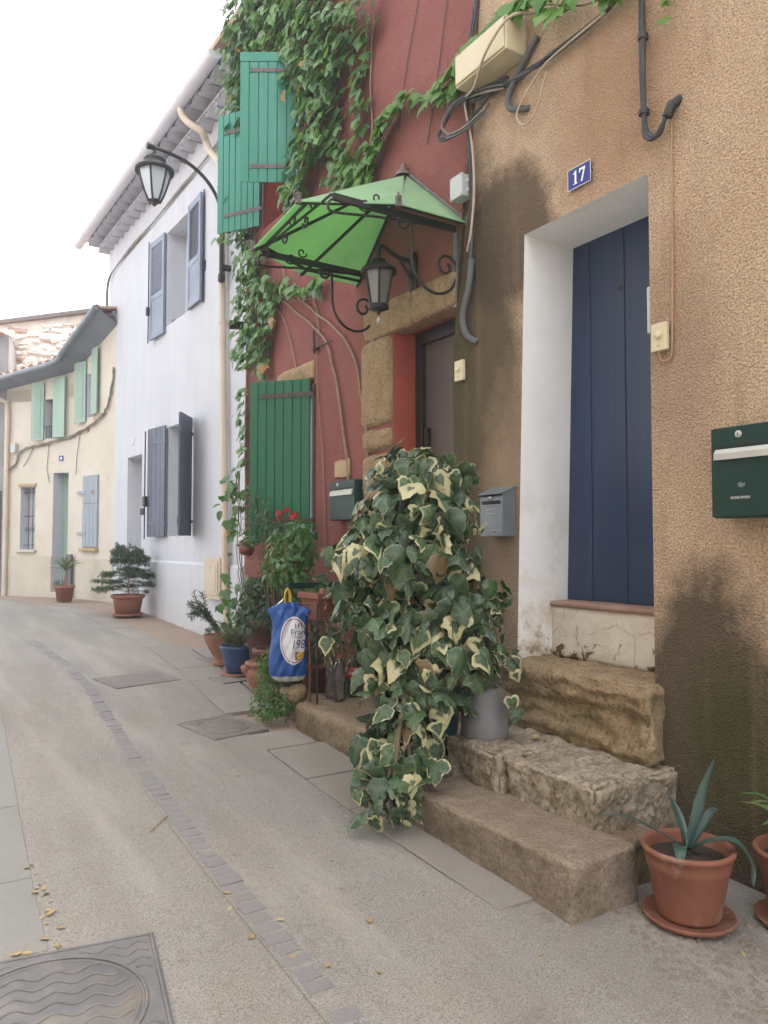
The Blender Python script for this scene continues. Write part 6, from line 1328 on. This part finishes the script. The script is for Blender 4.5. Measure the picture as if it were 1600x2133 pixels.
# ================================================================== COVERS IN THE STREET
def cover(label, c, rz, sx, sy, rad, waves, im='iron_cover'):
    t = thing('manhole_cover', label, 'manhole cover', (c[0], c[1], gz(c[1]) + .004), 0, 'cast iron covers'); t.rotation_euler = (math.atan(.04), 0, rz)
    mb = MB(); mb.box((-sx/2, -sy/2, -.02), (sx/2, sy/2, .004)); mb.build('frame', M[im], t, .003)
    mb = MB(); mb.lathe([(0, .0062), (rad * .95, .0062), (rad * .96, .004)], 48); mb.build('lid', M[im], t)
    mb = MB()
    for f in (1.0, .93): mb.tube([Vector((rad * f * math.cos(R(a)), rad * f * math.sin(R(a)), .006)) for a in range(0, 361, 6)], .006 if f == 1 else .004, 6, squash=.6)
    for x0, y0, x1, y1 in ((-1,-1,1,-1),(1,-1,1,1),(1,1,-1,1),(-1,1,-1,-1)): mb.tube([(x0 * (sx/2 - .012), y0 * (sy/2 - .012), .005), (x1 * (sx/2 - .012), y1 * (sy/2 - .012), .005)], .007, 6, squash=.5)
    mb.build('rim', M[im], t)
    mb = MB(); st_ = .056 * rad / .29
    k = -rad * .86
    while k < rad * .86:
        w_ = math.sqrt(max(0, (rad * .88) ** 2 - k * k)); n_ = int(w_ * 2 / .012) + 2
        mb.tube([Vector((-w_ + 2 * w_ * i / n_, k + waves * math.sin((-w_ + 2 * w_ * i / n_) * 55 * .29 / rad), .0068)) for i in range(n_ + 1)], .0055 * rad / .29, 5, squash=.7); k += st_
    k = -sy / 2 + .04
    while k < sy / 2 - .03:
        for sgn in (-1, 1):
            x0 = math.sqrt(max(0, (rad * 1.06) ** 2 - k * k)); x1 = sx / 2 - .03
            if x1 - x0 > .035: n_ = 10; mb.tube([Vector((sgn * (x0 + (x1 - x0) * i / n_), k + waves * math.sin((x0 + (x1 - x0) * i / n_) * 70), .0045)) for i in range(n_ + 1)], .005 * rad / .29, 5, squash=.7)
        k += .05 * rad / .29
    mb.build('wave_relief', M[im], t); return t
cover('square cast iron cover with wavy relief beside the grey paving slabs', (.386, 2.50), R(-9), .70, .70, .29, .015)
cover('small square cast iron cover with an oval ring at the ledge corner', (1.93, 5.20), R(12), .43, .50, .185, .006, 'iron_dusty')
t = thing('drain_grating', 'flat rusty rectangular cover plate set across the lane', 'cover plate', (1.80, 7.0, gz(7.0) + .004)); t.rotation_euler = (math.atan(.04), 0, R(12)); part_box('plate', (-.30, -.24, -.02), (.30, .24, .004), M['iron_dusty'], t, .002)
mb = MB(); [mb.box((-.285 + i * .03, -.225, .004), (-.285 + i * .03 + .012, .225, .0065)) for i in range(19)]; mb.build('tread_ribs', M['iron_dusty'], t)
for i, (x, y_, a, b, l) in enumerate(((2.72, 7.5, .26, .34, 'small rectangular cover by the flower pots'), (2.50, 6.62, .2, .26, 'small square hatch in the paving by the round pot'))):
    t = thing('cover_plate', l, 'cover plate', (x, y_, gz(y_) + .010)); t.rotation_euler = (math.atan(.04), 0, R(8)); part_box('plate', (-a/2, -b/2, -.02), (a/2, b/2, .003), M['iron_dusty'], t, .002)
    for p0, p1 in (((-a/2-.012, -b/2-.012, -.02), (a/2+.012, -b/2-.003, .001)), ((-a/2-.012, b/2+.003, -.02), (a/2+.012, b/2+.012, .001))): part_box('surround', p0, p1, M['dark_slot'], t, 0)
# ================================================================== FALLEN LEAVES AND LITTER
fm = [leaf_mesh(simple_leaf(OVAL, .4, .3, .3), M['dead_leaf'], 'fallen_leaf'), leaf_mesh(simple_leaf([(x * 1.4, y) for x, y in OVAL], .3, .4, -.2), M['dead_leaf'], 'fallen_leaf')]
def fallen(x, y, s, lab, mesh=None):
    o = link('fallen_leaf', mesh or random.choice(fm)); o.location = (x, y, gz(y) + .003 + s * .05); o.rotation_euler = (U(-.2, .2), U(-.2, .2), U(0, 6.3)); o.scale = (s, s, s); tag(o, lab, 'leaf', lab)
for x, y_ in ((1.146, 3.324),): fallen(x, y_, .075, 'large pale yellow leaf lying on the cobble line')
for x, y_ in ((1.09, 2.834), (1.07, 2.58), (1.14, 2.42), (1.20, 2.66), (1.10, 2.95), (1.22, 2.3)): fallen(x, y_, U(.025, .045), 'small dry leaf caught along the cobble gutter line')
for x, y_ in ((1.353, 2.202), (1.843, 2.557), (1.6, 3.0), (1.75, 3.6), (1.5, 2.5), (1.66, 4.2), (1.9, 3.4), (1.45, 4.7), (2.0, 4.3), (2.05, 4.0), (1.9, 2.0)): fallen(x, y_, U(.02, .04), 'tiny dry leaf scattered over the asphalt lane')
for k in range(20): y_ = U(2.83, 3.6); fallen(.465 + (y_ - 2.84) * .03 + U(-.012, .03), y_, U(.02, .035), 'yellow leaf litter lined up along the grey slab edge')
for k in range(14): x = U(.15, .50); fallen(x, 2.87 - (x - .4) * .22 + U(-.012, .012), U(.02, .035), 'yellow leaf litter at the top edge of the big iron cover')
for k in range(14): y_ = U(8.9, 11.5); fallen(3.14 - (y_ - 9) * .03 + U(-.12, 0), y_, U(.03, .05), 'brown leaf litter at the foot of the white wall')
for k in range(10): fallen(U(2.2, 2.6), U(5.7, 6.6), U(.02, .035), 'dry leaf on the paving near the flower pots')
for p in ((2.37, 3.26, .33), (2.75, 2.95, .50)):
    o = link('fallen_leaf', fm[0]); o.location = p; o.scale = (.08,) * 3; o.rotation_euler = (.2, .2, U(0, 6)); tag(o, 'brown dry leaf lying on the stone steps', 'leaf', 'dry leaves on the steps')
for k in range(16): fallen(U(2.5, 2.95), U(1.3, 1.75), U(.02, .04), 'dry leaf on the pebbles by the terracotta pots')
t = MB(); t.tube([(0, 0, 0), (.09, .11, .006), (.172, .204, .002)], .0035, 5); o = t.build('straw', M['dead_leaf']); o.location = (1.01, 3.662, gz(3.66) + .008); tag(o, 'single dry straw lying beside the cobble line', 'straw')

t = thing('pipe_stub', 'short black plastic pipe stub poking out of the creeper at the red corner', 'pipe', (3.03, 7.60, 3.80)); mb = MB(); mb.tube([(.1, 0, 0), (-.10, .02, -.01), (-.16, .04, -.01)], [.04, .045, .05], 12); mb.build('sleeve', M['cable_black'], t)
# grit and crumbs gathered along the foot of the steps and walls
G = MB(); R2 = random.Random(5)
def grit(x, y, s): 
    z = gz(y) + .004; a = R2.uniform(0, 6.3); v = [(x + s * math.cos(a + k * 2.1) * R2.uniform(.7, 1.2), y + s * math.sin(a + k * 2.1) * R2.uniform(.7, 1.2), z - .001) for k in range(3)] + [(x + s * R2.uniform(-.3, .3), y + s * R2.uniform(-.3, .3), z + s * R2.uniform(.5, .9))]
    G.add(v, [(0, 1, 3), (1, 2, 3), (2, 0, 3)])
for _ in range(1500):
    k = R2.random(); y = R2.uniform(2.0, 5.0)
    if k < .35: grit((2.12 if y < 3.25 else 2.37) - abs(R2.gauss(0, .035)), y, R2.uniform(.002, .006))
    elif k < .55: y = R2.uniform(8.2, 13); grit(3.22 - (y - 8.2) * .031 - abs(R2.gauss(0, .09)), y, R2.uniform(.004, .010))
    elif k < .75: y = R2.uniform(1.5, 8); grit(lerp(EDGE, y) + R2.gauss(0, .02), y, R2.uniform(.002, .005))
    else: y = R2.uniform(1.5, 7); grit(lerp(GUT, y) + R2.gauss(0, .09), y, R2.uniform(.0015, .004))
tag(G.build('grit', M['gravel']), 'loose grit and crumbs along the foot of walls and gutter', 'grit', kind='stuff')

# ================================================================== HAZE over the lane
hm = bpy.data.materials.new('pale_haze'); hm.use_nodes = True; hn = hm.node_tree; hn.nodes.clear(); ho = hn.nodes.new('ShaderNodeOutputMaterial'); hv = hn.nodes.new('ShaderNodeVolumePrincipled')
hv.inputs['Color'].default_value = (.86, .92, 1.0, 1); hv.inputs['Density'].default_value = .0055; hv.inputs['Anisotropy'].default_value = .2; hn.links.new(hv.outputs[0], ho.inputs['Volume'])
mb = MB(); mb.box((-36, -31, -1.4), (36, 41, 9.4)); tag(mb.build('haze', hm), 'pale thin haze filling the lane', 'haze', kind='stuff')
